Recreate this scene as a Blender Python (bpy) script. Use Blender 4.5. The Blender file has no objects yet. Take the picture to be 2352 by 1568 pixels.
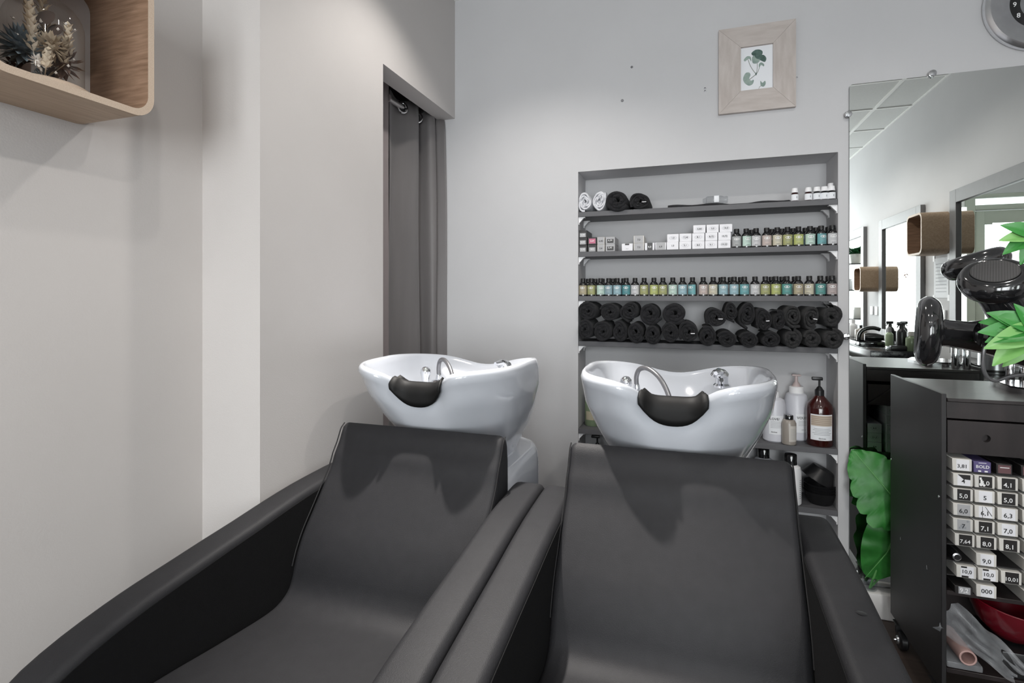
import bpy, bmesh, math, random
from mathutils import Vector, Matrix
R = math.radians
rnd = random.Random(7)
S = bpy.context.scene
C = S.collection

# ------------------------------------------------------------------ camera, light, exposure
CAM = (1.1041, -2.4, 1.225)
cd = bpy.data.cameras.new('camera'); cam = bpy.data.objects.new('camera', cd); C.objects.link(cam)
cam.location = CAM; cam.rotation_euler = (R(90), 0, R(18.5))
cd.sensor_width = 36; cd.lens = 36 * 1205 / 2352; cd.shift_y = -102 / 2352; cd.clip_start = .02
S.camera = cam
S.view_settings.view_transform = 'Standard'; S.view_settings.look = 'None'
S.view_settings.gamma = 1; S.view_settings.exposure = 0.06
S.view_settings.use_curve_mapping = False
S.cycles.use_denoising = True
S.cycles.max_bounces = 10; S.cycles.diffuse_bounces = 6; S.cycles.glossy_bounces = 6
S.cycles.transparent_max_bounces = 16; S.cycles.caustics_reflective = False; S.cycles.caustics_refractive = False
S.cycles.sample_clamp_indirect = 4

w = bpy.data.worlds.new('sky'); S.world = w; w.use_nodes = True
bg = w.node_tree.nodes['Background']; bg.inputs[0].default_value = (.93, .97, 1, 1); bg.inputs[1].default_value = 2.5

def light(name, typ, loc, energy, col=(1, 1, 1), **k):
    l = bpy.data.lights.new(name, typ); l.energy = energy; l.color = col
    rot = k.pop('rot', None)
    for a, b in k.items(): setattr(l, a, b)
    o = bpy.data.objects.new(name, l); C.objects.link(o); o.location = loc
    if rot: o.rotation_euler = rot
    return o
# daylight coming in through the shop window and the glazed door (both behind the camera)
light('window_daylight', 'AREA', (1.92, -5.3, 1.45), 82, (.95, .98, 1), shape='RECTANGLE', size=1.4, size_y=1.7, rot=(R(90), 0, 0))
light('door_daylight', 'AREA', (.62, -5.3, 1.3), 36, (.95, .98, 1), shape='RECTANGLE', size=.7, size_y=1.6, rot=(R(90), 0, 0))
# ceiling spots, first two follow cast shadows, the rest are unseen added fill: (x, y, watts, beam, blend, aimed at)
SPOTS = [(.36, -.80, 330, 44, .8, (.66, -1.16, .7)), (.50, -.76, 29, 120, .6, None), (1.75, -1.35, 22, 150, .5, None), (1.75, -2.6, 34, 150, .5, None), (.5, -3.6, 10, 150, .5, None), (1.75, -4.0, 24, 150, .5, None), (.75, -2.2, 12, 150, .5, None)]
CEIL = 2.705
for x, y, e, beam, bl, aim in SPOTS:
    q = (Vector(aim) - Vector((x, y, CEIL))).to_track_quat('-Z', 'Y').to_euler() if aim else None
    light('spot_lamp', 'SPOT', (x, y, CEIL - .03), e, (1, .95, .90), spot_size=R(beam), spot_blend=bl, shadow_soft_size=.03, rot=q)

# ------------------------------------------------------------------ materials
MATS = {}
def mat(name, col, rough=.5, metal=0, noise=0, nscale=20, bump=0, bscale=200, coat=0, spec=.5, stretch=None, col2=None, sheen=0, alpha=None, trans=0, emit=0):
    m = bpy.data.materials.new(name); m.use_nodes = True; nt = m.node_tree; N = nt.nodes; L = nt.links
    p = N['Principled BSDF']
    p.inputs['Base Color'].default_value = (*col, 1); p.inputs['Roughness'].default_value = rough
    p.inputs['Metallic'].default_value = metal; p.inputs['Specular IOR Level'].default_value = spec
    if coat: p.inputs['Coat Weight'].default_value = coat; p.inputs['Coat Roughness'].default_value = .04
    if sheen: p.inputs['Sheen Weight'].default_value = sheen; p.inputs['Sheen Roughness'].default_value = .4
    if trans: p.inputs['Transmission Weight'].default_value = trans
    if emit: p.inputs['Emission Color'].default_value = (*col, 1); p.inputs['Emission Strength'].default_value = emit
    tc = N.new('ShaderNodeTexCoord'); mp = N.new('ShaderNodeMapping'); L.new(tc.outputs['Object'], mp.inputs['Vector'])
    if stretch: mp.inputs['Scale'].default_value = stretch
    n = N.new('ShaderNodeTexNoise'); n.inputs['Scale'].default_value = nscale; n.inputs['Detail'].default_value = 5
    L.new(mp.outputs[0], n.inputs['Vector'])
    c2 = col2 or tuple(min(1, c * (1 + noise)) for c in col)
    c1 = col if col2 else tuple(c * (1 - noise) for c in col)
    if noise or col2:
        r = N.new('ShaderNodeMapRange'); r.inputs['From Min'].default_value = .3; r.inputs['From Max'].default_value = .7
        L.new(n.outputs['Fac'], r.inputs['Value'])
        mx = N.new('ShaderNodeMix'); mx.data_type = 'RGBA'; mx.inputs['A'].default_value = (*c1, 1); mx.inputs['B'].default_value = (*c2, 1)
        L.new(r.outputs[0], mx.inputs['Factor']); L.new(mx.outputs['Result'], p.inputs['Base Color'])
    if bump:
        b = N.new('ShaderNodeBump'); b.inputs['Strength'].default_value = bump; b.inputs['Distance'].default_value = .002
        n2 = N.new('ShaderNodeTexNoise'); n2.inputs['Scale'].default_value = bscale; n2.inputs['Detail'].default_value = 3
        L.new(mp.outputs[0], n2.inputs['Vector']); L.new(n2.outputs['Fac'], b.inputs['Height']); L.new(b.outputs[0], p.inputs['Normal'])
    MATS[name] = m
    return m
def glassmat(name, tint=(1, 1, 1), rough=0.0, frac=1.0, ior=1.45):
    m = bpy.data.materials.new(name); m.use_nodes = True; nt = m.node_tree; N = nt.nodes; L = nt.links
    for n in list(N): N.remove(n)
    o = N.new('ShaderNodeOutputMaterial'); t = N.new('ShaderNodeBsdfTransparent'); t.inputs[0].default_value = (*tint, 1)
    g = N.new('ShaderNodeBsdfGlossy'); g.inputs['Roughness'].default_value = rough
    f = N.new('ShaderNodeMath'); f.operation = 'MULTIPLY_ADD'; f.use_clamp = True; f.inputs[1].default_value = .55; f.inputs[2].default_value = .035 * frac
    lw = N.new('ShaderNodeLayerWeight'); lw.inputs[0].default_value = .5; pw = N.new('ShaderNodeMath'); pw.operation = 'POWER'; pw.inputs[1].default_value = 4; L.new(lw.outputs['Facing'], pw.inputs[0]); L.new(pw.outputs[0], f.inputs[0])
    mx = N.new('ShaderNodeMixShader'); L.new(f.outputs[0], mx.inputs[0]); L.new(t.outputs[0], mx.inputs[1]); L.new(g.outputs[0], mx.inputs[2])
    L.new(mx.outputs[0], o.inputs[0]); MATS[name] = m
    return m
WALL = mat('wall_paint', (.56, .56, .57), .85, noise=.02, nscale=3, bump=.12, bscale=260)
WALLW = mat('wall_paint_warm', (.58, .555, .54), .85, noise=.02, nscale=3, bump=.15, bscale=260)
CEILM = mat('ceiling_tile', (.62, .63, .62), .9, noise=.03, nscale=60, bump=.2, bscale=150)
TBAR = mat('ceiling_bar', (.85, .86, .84), .5)
FLOORM = mat('floor_wood', (.05, .036, .03), .45, noise=.3, nscale=6, stretch=(1, 8, 1), bump=.1)
WHITE = mat('white_paint', (.78, .77, .76), .55, noise=.02)
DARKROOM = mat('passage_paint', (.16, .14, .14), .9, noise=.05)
JAMB = mat('passage_jamb', (.30, .26, .26), .85, noise=.03)
SHELF = mat('shelf_grey', (.105, .105, .112), .6, noise=.08, nscale=8, stretch=(1, 6, 6))
BRACK = mat('bracket_white', (.85, .85, .86), .5)
LEATHER = mat('black_leatherette', (.0195, .0195, .0215), .55, noise=.06, nscale=40, bump=.25, bscale=600, spec=.2)
LEATHERB = mat('black_side_panel', (.004, .004, .0045), .8, spec=.2, noise=.1, nscale=60, bump=.3, bscale=500)
PIPING = mat('leather_seam', (.016, .016, .017), .65, spec=.2)
PORC = mat('porcelain', (.54, .565, .61), .12, coat=.6, spec=.5, noise=.005)
RUBBER = mat('neck_rubber', (.005, .005, .005), .6, spec=.25, noise=.1, nscale=60)
CHROME = mat('chrome', (.75, .76, .78), .08, 1)
STEEL = mat('brushed_steel', (.52, .53, .55), .28, 1, noise=.08, nscale=30, stretch=(1, 1, 30))
CLOCKM = mat('clock_steel', (.80, .81, .83), .3, 1, noise=.05, nscale=30)
HOSE = mat('hose_grey', (.22, .22, .23), .3, .7)
BLACK = mat('black_plastic', (.012, .012, .013), .35, noise=.1)
GLOSSB = mat('gloss_black', (.010, .010, .011), .12, coat=.8, noise=.05)
TROL = mat('dark_wenge', (.020, .015, .015), .42, noise=.35, nscale=9, stretch=(3, 3, .6), bump=.06)
TROLS = mat('dark_side_panel', (.020, .019, .020), .5, noise=.15, nscale=9)
TOWEL = mat('black_terry', (.009, .009, .011), .95, noise=.5, nscale=160, bump=1, bscale=420, sheen=.05)
TOWELG = mat('charcoal_terry', (.022, .022, .023), .95, noise=.5, nscale=160, bump=1, bscale=420, sheen=.06)
TOWELW = mat('white_terry', (.68, .69, .72), .95, noise=.08, nscale=120, bump=.8, bscale=420)
TAG = mat('white_tag', (.85, .85, .87), .6)
CURT = mat('curtain_cloth', (.17, .16, .16), .5, noise=.06, nscale=4, stretch=(6, 6, .6), sheen=.2)
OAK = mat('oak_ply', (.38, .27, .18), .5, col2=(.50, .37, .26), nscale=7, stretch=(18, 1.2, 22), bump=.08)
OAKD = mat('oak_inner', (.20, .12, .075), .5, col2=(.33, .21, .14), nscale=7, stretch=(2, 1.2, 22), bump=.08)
OAKE = mat('oak_edge', (.47, .36, .27), .55, col2=(.60, .49, .39), nscale=14, stretch=(1, 60, 60))
LIME = mat('limed_wood', (.46, .41, .38), .75, col2=(.56, .51, .48), nscale=9, stretch=(1.2, 1, 6), bump=.25, bscale=120)
LIMEV = mat('limed_wood_upright', (.46, .41, .38), .75, col2=(.56, .51, .48), nscale=9, stretch=(6, 1, 1.2), bump=.25, bscale=120)
PAPER = mat('paper_white', (.80, .82, .85), .8)
LEAFD = mat('print_leaf_dark', (.045, .085, .070), .8, col2=(.12, .19, .17), nscale=60)
LEAFL = mat('print_leaf_pale', (.22, .30, .27), .8, col2=(.34, .42, .38), nscale=60)
STEMP = mat('print_stem', (.25, .27, .24), .8)
MIRROR = mat('mirror_silver', (.86, .89, .87), .0, 1)
MIRG = mat('mirror_edge', (.10, .12, .12), .2)
FRAMEG = mat('mirror_frame_grey', (.20, .20, .205), .5, noise=.03)
FRAMED = mat('mirror_frame_side', (.07, .06, .055), .5)
GREENP = mat('door_green', (.40, .43, .37), .5, noise=.02)
GLASS = glassmat('clear_glass', (.97, .98, .97))
DOME = glassmat('dome_glass', (.95, .95, .94), .02)
CLEARP = glassmat('clear_plastic', (.88, .89, .90), .12)
BAG = mat('bag_film', (.70, .72, .75), .18, noise=.25, nscale=40)
BAG.node_tree.nodes['Principled BSDF'].inputs['Alpha'].default_value = .24
CARD = mat('white_card', (.80, .80, .83), .6, noise=.01)
CARDG = mat('grey_card', (.40, .40, .41), .5)
CARDI = mat('ivory_card', (.66, .64, .60), .55)
CARDK = mat('black_card', (.022, .02, .02), .4)
CARDQ = mat('maroon_card', (.14, .075, .08), .35)
GRILLE = mat('grille_grey', (.05, .05, .052), .4)
CARDP = mat('pink_card', (.55, .16, .25), .5)
CARDV = mat('violet_card', (.10, .08, .20), .5)
INK = mat('ink_black', (.02, .02, .022), .7)
INKG = mat('ink_grey', (.30, .31, .33), .7)
INKW = mat('ink_white', (.85, .85, .85), .6)
RED = mat('red_plastic', (.15, .005, .013), .18, coat=.5)
PINK = mat('pink_roll', (.52, .34, .31), .7, noise=.06)
GREENL = mat('faux_leaf', (.018, .15, .020), .45, col2=(.05, .27, .05), nscale=14)
GREENL2 = mat('faux_leaf_light', (.10, .30, .06), .45, col2=(.22, .42, .14), nscale=18)
STEMG = mat('leaf_rib', (.14, .40, .12), .5)
AMBER = mat('amber_plastic', (.038, .007, .006), .15, coat=.5)
MILK = mat('milky_plastic', (.62, .63, .68), .35, noise=.01)
TAUPE = mat('taupe_plastic', (.30, .27, .24), .3)
GREENB = mat('green_liquid', (.20, .26, .16), .3)
EMITM = mat('lamp_disc', (1, .95, .88), .5, emit=6)
DRIED = [mat('dried_cream', (.75, .64, .50), .9, noise=.2), mat('dried_brown', (.15, .09, .065), .9, noise=.3), mat('dried_plum', (.075, .045, .05), .8, noise=.3),
         mat('dried_blue', (.26, .33, .38), .8, noise=.3), mat('dried_white', (.85, .80, .75), .9), mat('dried_grass', (.45, .36, .26), .9, noise=.2)]

# ------------------------------------------------------------------ mesh builder
_txt = {}
def text_geo(s, bold=True):
    key = (s, bold)
    if key in _txt: return _txt[key]
    c = bpy.data.curves.new('t', 'FONT'); c.body = s; c.size = 1; c.align_x = 'CENTER'; c.align_y = 'CENTER'; c.resolution_u = 2; c.offset = .012 if bold else 0
    o = bpy.data.objects.new('t', c); C.objects.link(o)
    dg = bpy.context.evaluated_depsgraph_get(); me = o.evaluated_get(dg).to_mesh()
    g = ([tuple(v.co) for v in me.vertices], [tuple(p.vertices) for p in me.polygons])
    o.evaluated_get(dg).to_mesh_clear(); bpy.data.objects.remove(o); bpy.data.curves.remove(c)
    _txt[key] = g
    return g
def axis_m(origin, z, up=(0, 0, 1)):
    z = Vector(z).normalized(); u = Vector(up)
    if abs(z.dot(u)) > .99: u = Vector((0, 1, 0))
    x = u.cross(z).normalized(); y = z.cross(x)
    m = Matrix((x, y, z)).transposed().to_4x4(); m.translation = Vector(origin)
    return m
class MB:
    def __init__(s): s.v = []; s.f = []; s.m = []; s.M = None
    def add(s, vs, fs, mi=0):
        b = len(s.v)
        s.v += [tuple(s.M @ Vector(q)) if s.M else tuple(q) for q in vs]
        for f in fs: s.f.append(tuple(i + b for i in f)); s.m.append(mi)
        return s
    def box(s, x0, x1, y0, y1, z0, z1, mi=0):
        vs = [(x, y, z) for z in (z0, z1) for y in (y0, y1) for x in (x0, x1)]
        return s.add(vs, [(0, 2, 3, 1), (4, 5, 7, 6), (0, 1, 5, 4), (2, 6, 7, 3), (0, 4, 6, 2), (1, 3, 7, 5)], mi)
    def rbox(s, x0, x1, y0, y1, z0, z1, r=.003, mi=0, seg=2):
        bm = bmesh.new(); bmesh.ops.create_cube(bm, size=1)
        for v in bm.verts: v.co = Vector(((x0 + x1) / 2 + v.co.x * (x1 - x0), (y0 + y1) / 2 + v.co.y * (y1 - y0), (z0 + z1) / 2 + v.co.z * (z1 - z0)))
        bmesh.ops.bevel(bm, geom=bm.edges[:], offset=r, segments=seg, affect='EDGES', profile=.5)
        bm.verts.index_update()
        s.add([v.co for v in bm.verts], [[v.index for v in f.verts] for f in bm.faces], mi); bm.free()
        return s
    def lathe(s, prof, n=20, mi=0, at=(0, 0, 0), ax=(0, 0, 1), sx=1, sy=1):
        m = axis_m(at, ax) if tuple(ax) != (0, 0, 1) else Matrix.Translation(at)
        vs = []; fs = []
        for r, z in prof:
            for k in range(n):
                a = 2 * math.pi * k / n; vs.append(m @ Vector((r * math.cos(a) * sx, r * math.sin(a) * sy, z)))
        for i in range(len(prof) - 1):
            for k in range(n):
                k2 = (k + 1) % n; fs.append((i * n + k, i * n + k2, (i + 1) * n + k2, (i + 1) * n + k))
        ring = abs(prof[0][0] - prof[-1][0]) + abs(prof[0][1] - prof[-1][1]) < 1e-6
        if prof[0][0] > 1e-5 and not ring: fs.append(tuple(range(n))[::-1])
        if prof[-1][0] > 1e-5 and not ring: fs.append(tuple(range((len(prof) - 1) * n, len(prof) * n)))
        return s.add(vs, fs, mi)
    def tube(s, pts, r, n=8, mi=0, caps=True):
        pts = [Vector(p) for p in pts]; vs = []; fs = []; prev = None
        for i, p in enumerate(pts):
            t = (pts[min(i + 1, len(pts) - 1)] - pts[max(i - 1, 0)]).normalized()
            if prev is None:
                u = Vector((0, 0, 1)) if abs(t.z) < .9 else Vector((1, 0, 0)); prev = (u - t * u.dot(t)).normalized()
            else: prev = (prev - t * prev.dot(t)).normalized()
            b = t.cross(prev); rr = r[i] if isinstance(r, (list, tuple)) else r
            for k in range(n):
                a = 2 * math.pi * k / n; vs.append(p + (prev * math.cos(a) + b * math.sin(a)) * rr)
        for i in range(len(pts) - 1):
            for k in range(n):
                k2 = (k + 1) % n; fs.append((i * n + k, i * n + k2, (i + 1) * n + k2, (i + 1) * n + k))
        if caps: fs += [tuple(range(n))[::-1], tuple(range((len(pts) - 1) * n, len(pts) * n))]
        return s.add(vs, fs, mi)
    def prism(s, poly, f0, f1, mi=0):      # poly of 2-d points; f0/f1 map a point to 3-d
        n = len(poly); vs = [f0(*p) for p in poly] + [f1(*p) for p in poly]
        return s.add(vs, [tuple(range(n))[::-1], tuple(range(n, 2 * n))] + [(i, (i + 1) % n, (i + 1) % n + n, i + n) for i in range(n)], mi)
    def rext(s, poly, x0, x1, r, mi=0, seg=4, bulge=0):    # (y, z) outline extruded along x, edges rounded by r
        n = len(poly); P = [Vector(p) for p in poly]
        area = sum(P[i].x * P[(i + 1) % n].y - P[(i + 1) % n].x * P[i].y for i in range(n)); sg = 1 if area > 0 else -1
        nor = []
        for i in range(n):
            a = (P[i] - P[i - 1]).normalized(); b = (P[(i + 1) % n] - P[i]).normalized()
            na = Vector((-a.y, a.x)) * sg; nb = Vector((-b.y, b.x)) * sg; q = (na + nb); q = q / max(.6, q.length_squared / 2)
            nor.append(q)
        rings = []
        for k in range(seg + 1):
            a = math.pi / 2 * k / seg; rings.append((x0 + r * (1 - math.sin(a)), r * (1 - math.cos(a))))
        rings = [(x, d) for x, d in rings]
        rings = [(x0 + r * (1 - math.cos(math.pi / 2 * k / seg)), r * (1 - math.sin(math.pi / 2 * k / seg))) for k in range(seg + 1)]
        ring2 = [(x1 - (x - x0), d) for x, d in rings][::-1]
        vs = []; fs = []
        for x, d in rings + ring2:
            for i in range(n): q = P[i] + nor[i] * d; vs.append((x, q.x, q.y))
        m = len(rings) * 2
        for j in range(m - 1):
            for i in range(n):
                i2 = (i + 1) % n; fs.append((j * n + i, j * n + i2, (j + 1) * n + i2, (j + 1) * n + i))
        fs += [tuple(range(n))[::-1], tuple(range((m - 1) * n, m * n))]
        return s.add(vs, fs, mi)
    def text(s, t, size, fn, mi=0, bold=True):        # fn maps flat (x, z) to 3-d
        v, f = text_geo(t, bold)
        return s.add([fn(a * size, b * size) for a, b, _ in v], f, mi)
    def flat(s, pts, fn, mi=0): return s.add([fn(*p) for p in pts], [tuple(range(len(pts)))], mi)
    def grid(s, rows, mi=0, close=False):
        n = len(rows[0]); vs = [q for r in rows for q in r]; fs = []
        for i in range(len(rows) - 1):
            for k in range(n if close else n - 1):
                k2 = (k + 1) % n; fs.append((i * n + k, i * n + k2, (i + 1) * n + k2, (i + 1) * n + k))
        return s.add(vs, fs, mi)
    def mesh(s, name, mats, sharp=38):
        me = bpy.data.meshes.new(name); me.from_pydata(s.v, [], s.f)
        for m in (mats if isinstance(mats, (list, tuple)) else [mats]): me.materials.append(m)
        me.polygons.foreach_set('material_index', s.m)
        bm = bmesh.new(); bm.from_mesh(me); bmesh.ops.recalc_face_normals(bm, faces=bm.faces[:]); bm.to_mesh(me); bm.free()
        me.polygons.foreach_set('use_smooth', [True] * len(me.polygons)); me.set_sharp_from_angle(angle=R(sharp)); me.update()
        return me
    def build(s, name, mats, parent=None, sharp=38, world=False, label=None):
        return put(s.mesh(name, mats, sharp), name, parent, world, label)
def split(mb, names, mats, parent, pick, sharp=50):     # one continuous skin divided into parts without a shading seam
    full = mb.mesh('full', mats, sharp); cn = [Vector(q.vector) for q in full.corner_normals]; out = []
    for i, nm in enumerate(names):
        idx = {}; vs = []; fs = []; ns = []
        for p in full.polygons:
            if pick(p.center) != i: continue
            f = []
            for li in p.loop_indices:
                v = full.loops[li].vertex_index
                if v not in idx: idx[v] = len(vs); vs.append(tuple(full.vertices[v].co))
                f.append(idx[v]); ns.append(cn[li])
            fs.append(f)
        me = bpy.data.meshes.new(nm); me.from_pydata(vs, [], fs); me.materials.append(mats)
        me.polygons.foreach_set('use_smooth', [True] * len(fs)); me.normals_split_custom_set(ns); out.append(put(me, nm, parent))
    bpy.data.meshes.remove(full)
    return out
def put(me, name, parent=None, world=False, label=None):
    o = bpy.data.objects.new(name, me); C.objects.link(o)
    if parent:
        o.parent = parent
        if world: o.matrix_parent_inverse = Matrix.Translation(parent.location).inverted()
    if label: o['label'] = label
    return o
def tag(o, label, cat, group=None, kind=None):
    o['label'] = label; o['category'] = cat
    if group: o['group'] = group
    if kind: o['kind'] = kind
    return o
def thing(name, label, cat, loc=(0, 0, 0), group=None, rz=0):
    o = bpy.data.objects.new(name, None); C.objects.link(o); o.location = loc; o.rotation_euler = (0, 0, rz); o.empty_display_size = .05
    return tag(o, label, cat, group)
def struct(mb, name, mats, parent=None, **k):
    o = mb.build(name, mats, parent, **k)
    if not parent: o['kind'] = 'structure'
    return o
def rrect(w, h, r, n=6):
    out = []
    for cx, cy, a0 in ((w / 2 - r, h / 2 - r, 0), (-w / 2 + r, h / 2 - r, 90), (-w / 2 + r, -h / 2 + r, 180), (w / 2 - r, -h / 2 + r, 270)):
        for k in range(n + 1):
            a = R(a0 + 90 * k / n); out.append((cx + r * math.cos(a), cy + r * math.sin(a)))
    return out
def smooth_pts(P, sub=3, closed=False):
    n = len(P); out = []
    for i in range(n if closed else n - 1):
        g = lambda j: Vector(P[j % n]) if closed else Vector(P[max(0, min(n - 1, j))])
        a, b, c, d = g(i - 1), g(i), g(i + 1), g(i + 2)
        for k in range(sub):
            t = k / sub; out.append(.5 * ((2 * b) + (-a + c) * t + (2 * a - 5 * b + 4 * c - d) * t * t + (-a + 3 * b - 3 * c + d) * t ** 3))
    if not closed: out.append(Vector(P[-1]))
    return [tuple(q) for q in out]
def ordn(i): return ['first', 'second', 'third', 'fourth', 'fifth', 'sixth', 'seventh', 'eighth', 'ninth', 'tenth', 'eleventh', 'twelfth', 'thirteenth', 'fourteenth', 'fifteenth',
    'sixteenth', 'seventeenth', 'eighteenth', 'nineteenth', 'twentieth', 'twenty-first', 'twenty-second', 'twenty-third', 'twenty-fourth', 'twenty-fifth', 'twenty-sixth'][i]
# ------------------------------------------------------------------ the room
m = MB(); m.box(-.4, 2.9, -5.5, .3, -.06, 0); struct(m, 'floor', FLOORM)
m = MB(); m.box(-1.5, -.15, -1.3, .3, -.06, 0); struct(m, 'floor_passage', FLOORM)
m = MB(); NX0, NX1, NZ = .624, 1.674, 1.804
m.box(-1.3, NX0, 0, .26, 0, CEIL); m.box(NX1, 2.9, 0, .26, 0, CEIL); m.box(NX0, NX1, 0, .26, NZ, CEIL); m.box(NX0, NX1, .186, .26, 0, NZ); m.box(NX0, NX1, 0, .186, 0, .10)
wall_back = struct(m, 'wall_back', WALL)
for x, z, r in ((.867, 2.255, .006), (.825, 2.11, .007), (1.175, 2.121, .004), (1.175, 2.109, .004), (1.527, 2.121, .003)):
    p = MB(); p.lathe([(0, -.001), (r, -.001), (r * .9, .002), (r * .35, .0025), (0, .0015)], 12, at=(x, 0, z), ax=(0, -1, 0))
    p.build('wall_plug', HOSE, wall_back)
m = MB()
m.box(-.4, -.206, -5.5, -1.263, 0, CEIL); m.box(-.4, 0, -1.263, -1.10, 0, CEIL); m.box(-.09, 0, -1.10, -.654, 0, CEIL); m.box(-.09, 0, -.654, 0, 2.117, CEIL)
struct(m, 'wall_left', WALLW)
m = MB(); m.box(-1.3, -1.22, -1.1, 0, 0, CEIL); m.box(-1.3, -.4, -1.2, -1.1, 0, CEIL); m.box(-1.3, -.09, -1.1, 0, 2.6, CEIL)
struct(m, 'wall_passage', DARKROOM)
m = MB(); m.box(-.32, -.15, -.95, -.372, 0, 2.6); struct(m, 'trim_1', JAMB)
m = MB(); m.box(2.76, 2.9, -5.5, 0, 0, CEIL); struct(m, 'wall_right', WALL)
m = MB(); m.box(-.206, .2, -5.5, -5.4, 0, CEIL); m.box(.2, 2.65, -5.5, -5.4, 2.46, CEIL); m.box(1.2, 2.65, -5.5, -5.4, 0, .5); m.box(2.65, 2.76, -5.5, -5.4, 0, CEIL)
struct(m, 'wall_front', WALL)
m = MB(); m.rbox(NX1 + .01, 2.75, -.068, 0, 0, .096, .006); struct(m, 'baseboard_back', WHITE)
# ceiling: bars and the tiles that lie between them
m = MB(); m.box(-.4, 2.9, -5.5, 0, CEIL + .03, CEIL + .08); ceil = struct(m, 'ceiling', CEILM)
xs = [-.206, .1, .7, 1.3, 1.9, 2.5, 2.76]; ys = [-5.4, -4.86, -4.26, -3.66, -3.06, -2.46, -1.86, -1.26, -.66, -.06, 0]
b = MB()
for x in xs: b.box(x - .012, x + .012, -5.4, 0, CEIL - .001, CEIL + .03)
for y in ys: b.box(-.206, 2.76, y - .010, y + .010, CEIL, CEIL + .03)
b.build('ceiling_grid', TBAR, ceil)
tiles = {}
for i in range(len(xs) - 1):
    for j in range(len(ys) - 1):
        a, c = xs[i + 1] - xs[i] - .02, ys[j + 1] - ys[j] - .016; key = (round(a, 3), round(c, 3))
        if c < .1: continue
        if key not in tiles: tiles[key] = MB().box(-a / 2, a / 2, -c / 2, c / 2, 0, .018).mesh('ceiling_tile', CEILM)
        o = put(tiles[key], 'ceiling_tile', ceil); o.location = ((xs[i] + xs[i + 1]) / 2, (ys[j] + ys[j + 1]) / 2, CEIL + .006)
for i, (x, y, *_) in enumerate(SPOTS):
    t = thing('ceiling_spot', ['recessed ceiling spot above the two wash basins', 'recessed ceiling spot near the doorway curtain', 'added unseen fill spot in the ceiling over the right armchair', 'added unseen fill spot in the ceiling in front of the counter mirrors',
        'added unseen fill spot in the ceiling by the left wall near the entrance', 'added unseen fill spot in the ceiling by the display window', 'added unseen fill spot in the ceiling behind the left armchair, near the camera'][i], 'ceiling lamp', (x, y, CEIL))
    MB().lathe([(.048, .004), (.048, -.006), (.040, -.009), (.034, -.004), (.034, .004)], 24).build('trim_ring', STEEL, t)
    MB().lathe([(0, .002), (.033, .002), (.033, .004), (0, .004)], 20).build('lamp_lens', EMITM, t)
# shop front: display window and glazed door
m = MB()
for x0, x1, z0, z1 in ((1.2, 1.25, .5, 2.46), (2.6, 2.65, .5, 2.46), (1.25, 2.6, .5, .56), (1.25, 2.6, 2.40, 2.46)): m.rbox(x0, x1, -5.47, -5.39, z0, z1, .004)
win = struct(m, 'window_1', WHITE)
MB().rbox(1.25, 2.6, -5.46, -5.40, 1.885, 1.925, .004).build('mullion', OAK, win)
MB().box(1.25, 2.6, -5.436, -5.43, .56, 1.885).build('pane', GLASS, win); MB().box(1.25, 2.6, -5.436, -5.43, 1.925, 2.40).build('pane', GLASS, win)
m = MB()
for x0, x1, z0, z1 in ((.2, .25, 0, 2.46), (1.10, 1.2, 0, 2.46), (.25, 1.10, 2.27, 2.33), (.25, 1.10, 2.42, 2.46)): m.rbox(x0, x1, -5.48, -5.38, z0, z1, .004)
dr = struct(m, 'door_1', GREENP)
MB().box(.25, 1.10, -5.436, -5.43, 2.33, 2.42).build('transom_pane', GLASS, dr)
m = MB()
for x0, x1, z0, z1 in ((.26, .35, .02, 2.26), (1.0, 1.09, .02, 2.26), (.35, 1.0, 2.10, 2.26), (.35, 1.0, .02, .45)): m.rbox(x0, x1, -5.45, -5.40, z0, z1, .004)
leaf = m.build('door_leaf', GREENP, dr); MB().box(.35, 1.0, -5.43, -5.424, .45, 2.10).build('pane', GLASS, leaf)
MB().tube([(.97, -5.395, 1.05), (.97, -5.36, 1.05), (.90, -5.355, 1.05)], .009).build('door_handle', STEEL, leaf)
m = MB(); m.box(-6, 9, -12, -5.5, -.12, -.06); struct(m, 'ground_street', mat('pavement', (.35, .35, .35), .9, noise=.1))

# ------------------------------------------------------------------ curtain in the doorway
t = thing('curtain_rod', 'slim grey curtain rod in the doorway at left', 'curtain rod', (-.16, -.2, 2.108))
MB().tube([(-.16, -.375, 2.108), (-.16, -.005, 2.112)], .0115, 14).build('rod', mat('rod_grey', (.42, .40, .40), .35, .5), t, world=True)
MB().lathe([(.02, 0), (.02, .006), (.012, .010)], 14, at=(-.16, -.372, 2.108), ax=(0, 1, 0)).build('rod_socket', JAMB, t, world=True)
t = thing('curtain', 'dark grey eyelet curtain bunched to the right of the doorway', 'curtain', (-.13, -.1, .02))
plan = [(-.160, -.355), (-.180, -.31), (-.176, -.27), (-.150, -.215), (-.135, -.165), (-.138, -.13), (-.165, -.105), (-.185, -.12), (-.19, -.09), (-.16, -.07), (-.105, -.075), (-.088, -.06), (-.10, -.04), (-.13, -.03), (-.09, -.018), (-.05, -.012)]
plan_b = [(-.165, -.36), (-.178, -.32), (-.168, -.27), (-.150, -.225), (-.120, -.170), (-.124, -.14), (-.150, -.105), (-.175, -.125), (-.18, -.09), (-.14, -.075), (-.088, -.08), (-.070, -.06), (-.085, -.035), (-.11, -.03), (-.068, -.018), (-.030, -.012)]
A, B = smooth_pts(plan, 5), smooth_pts(plan_b, 5)
rows = []
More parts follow.
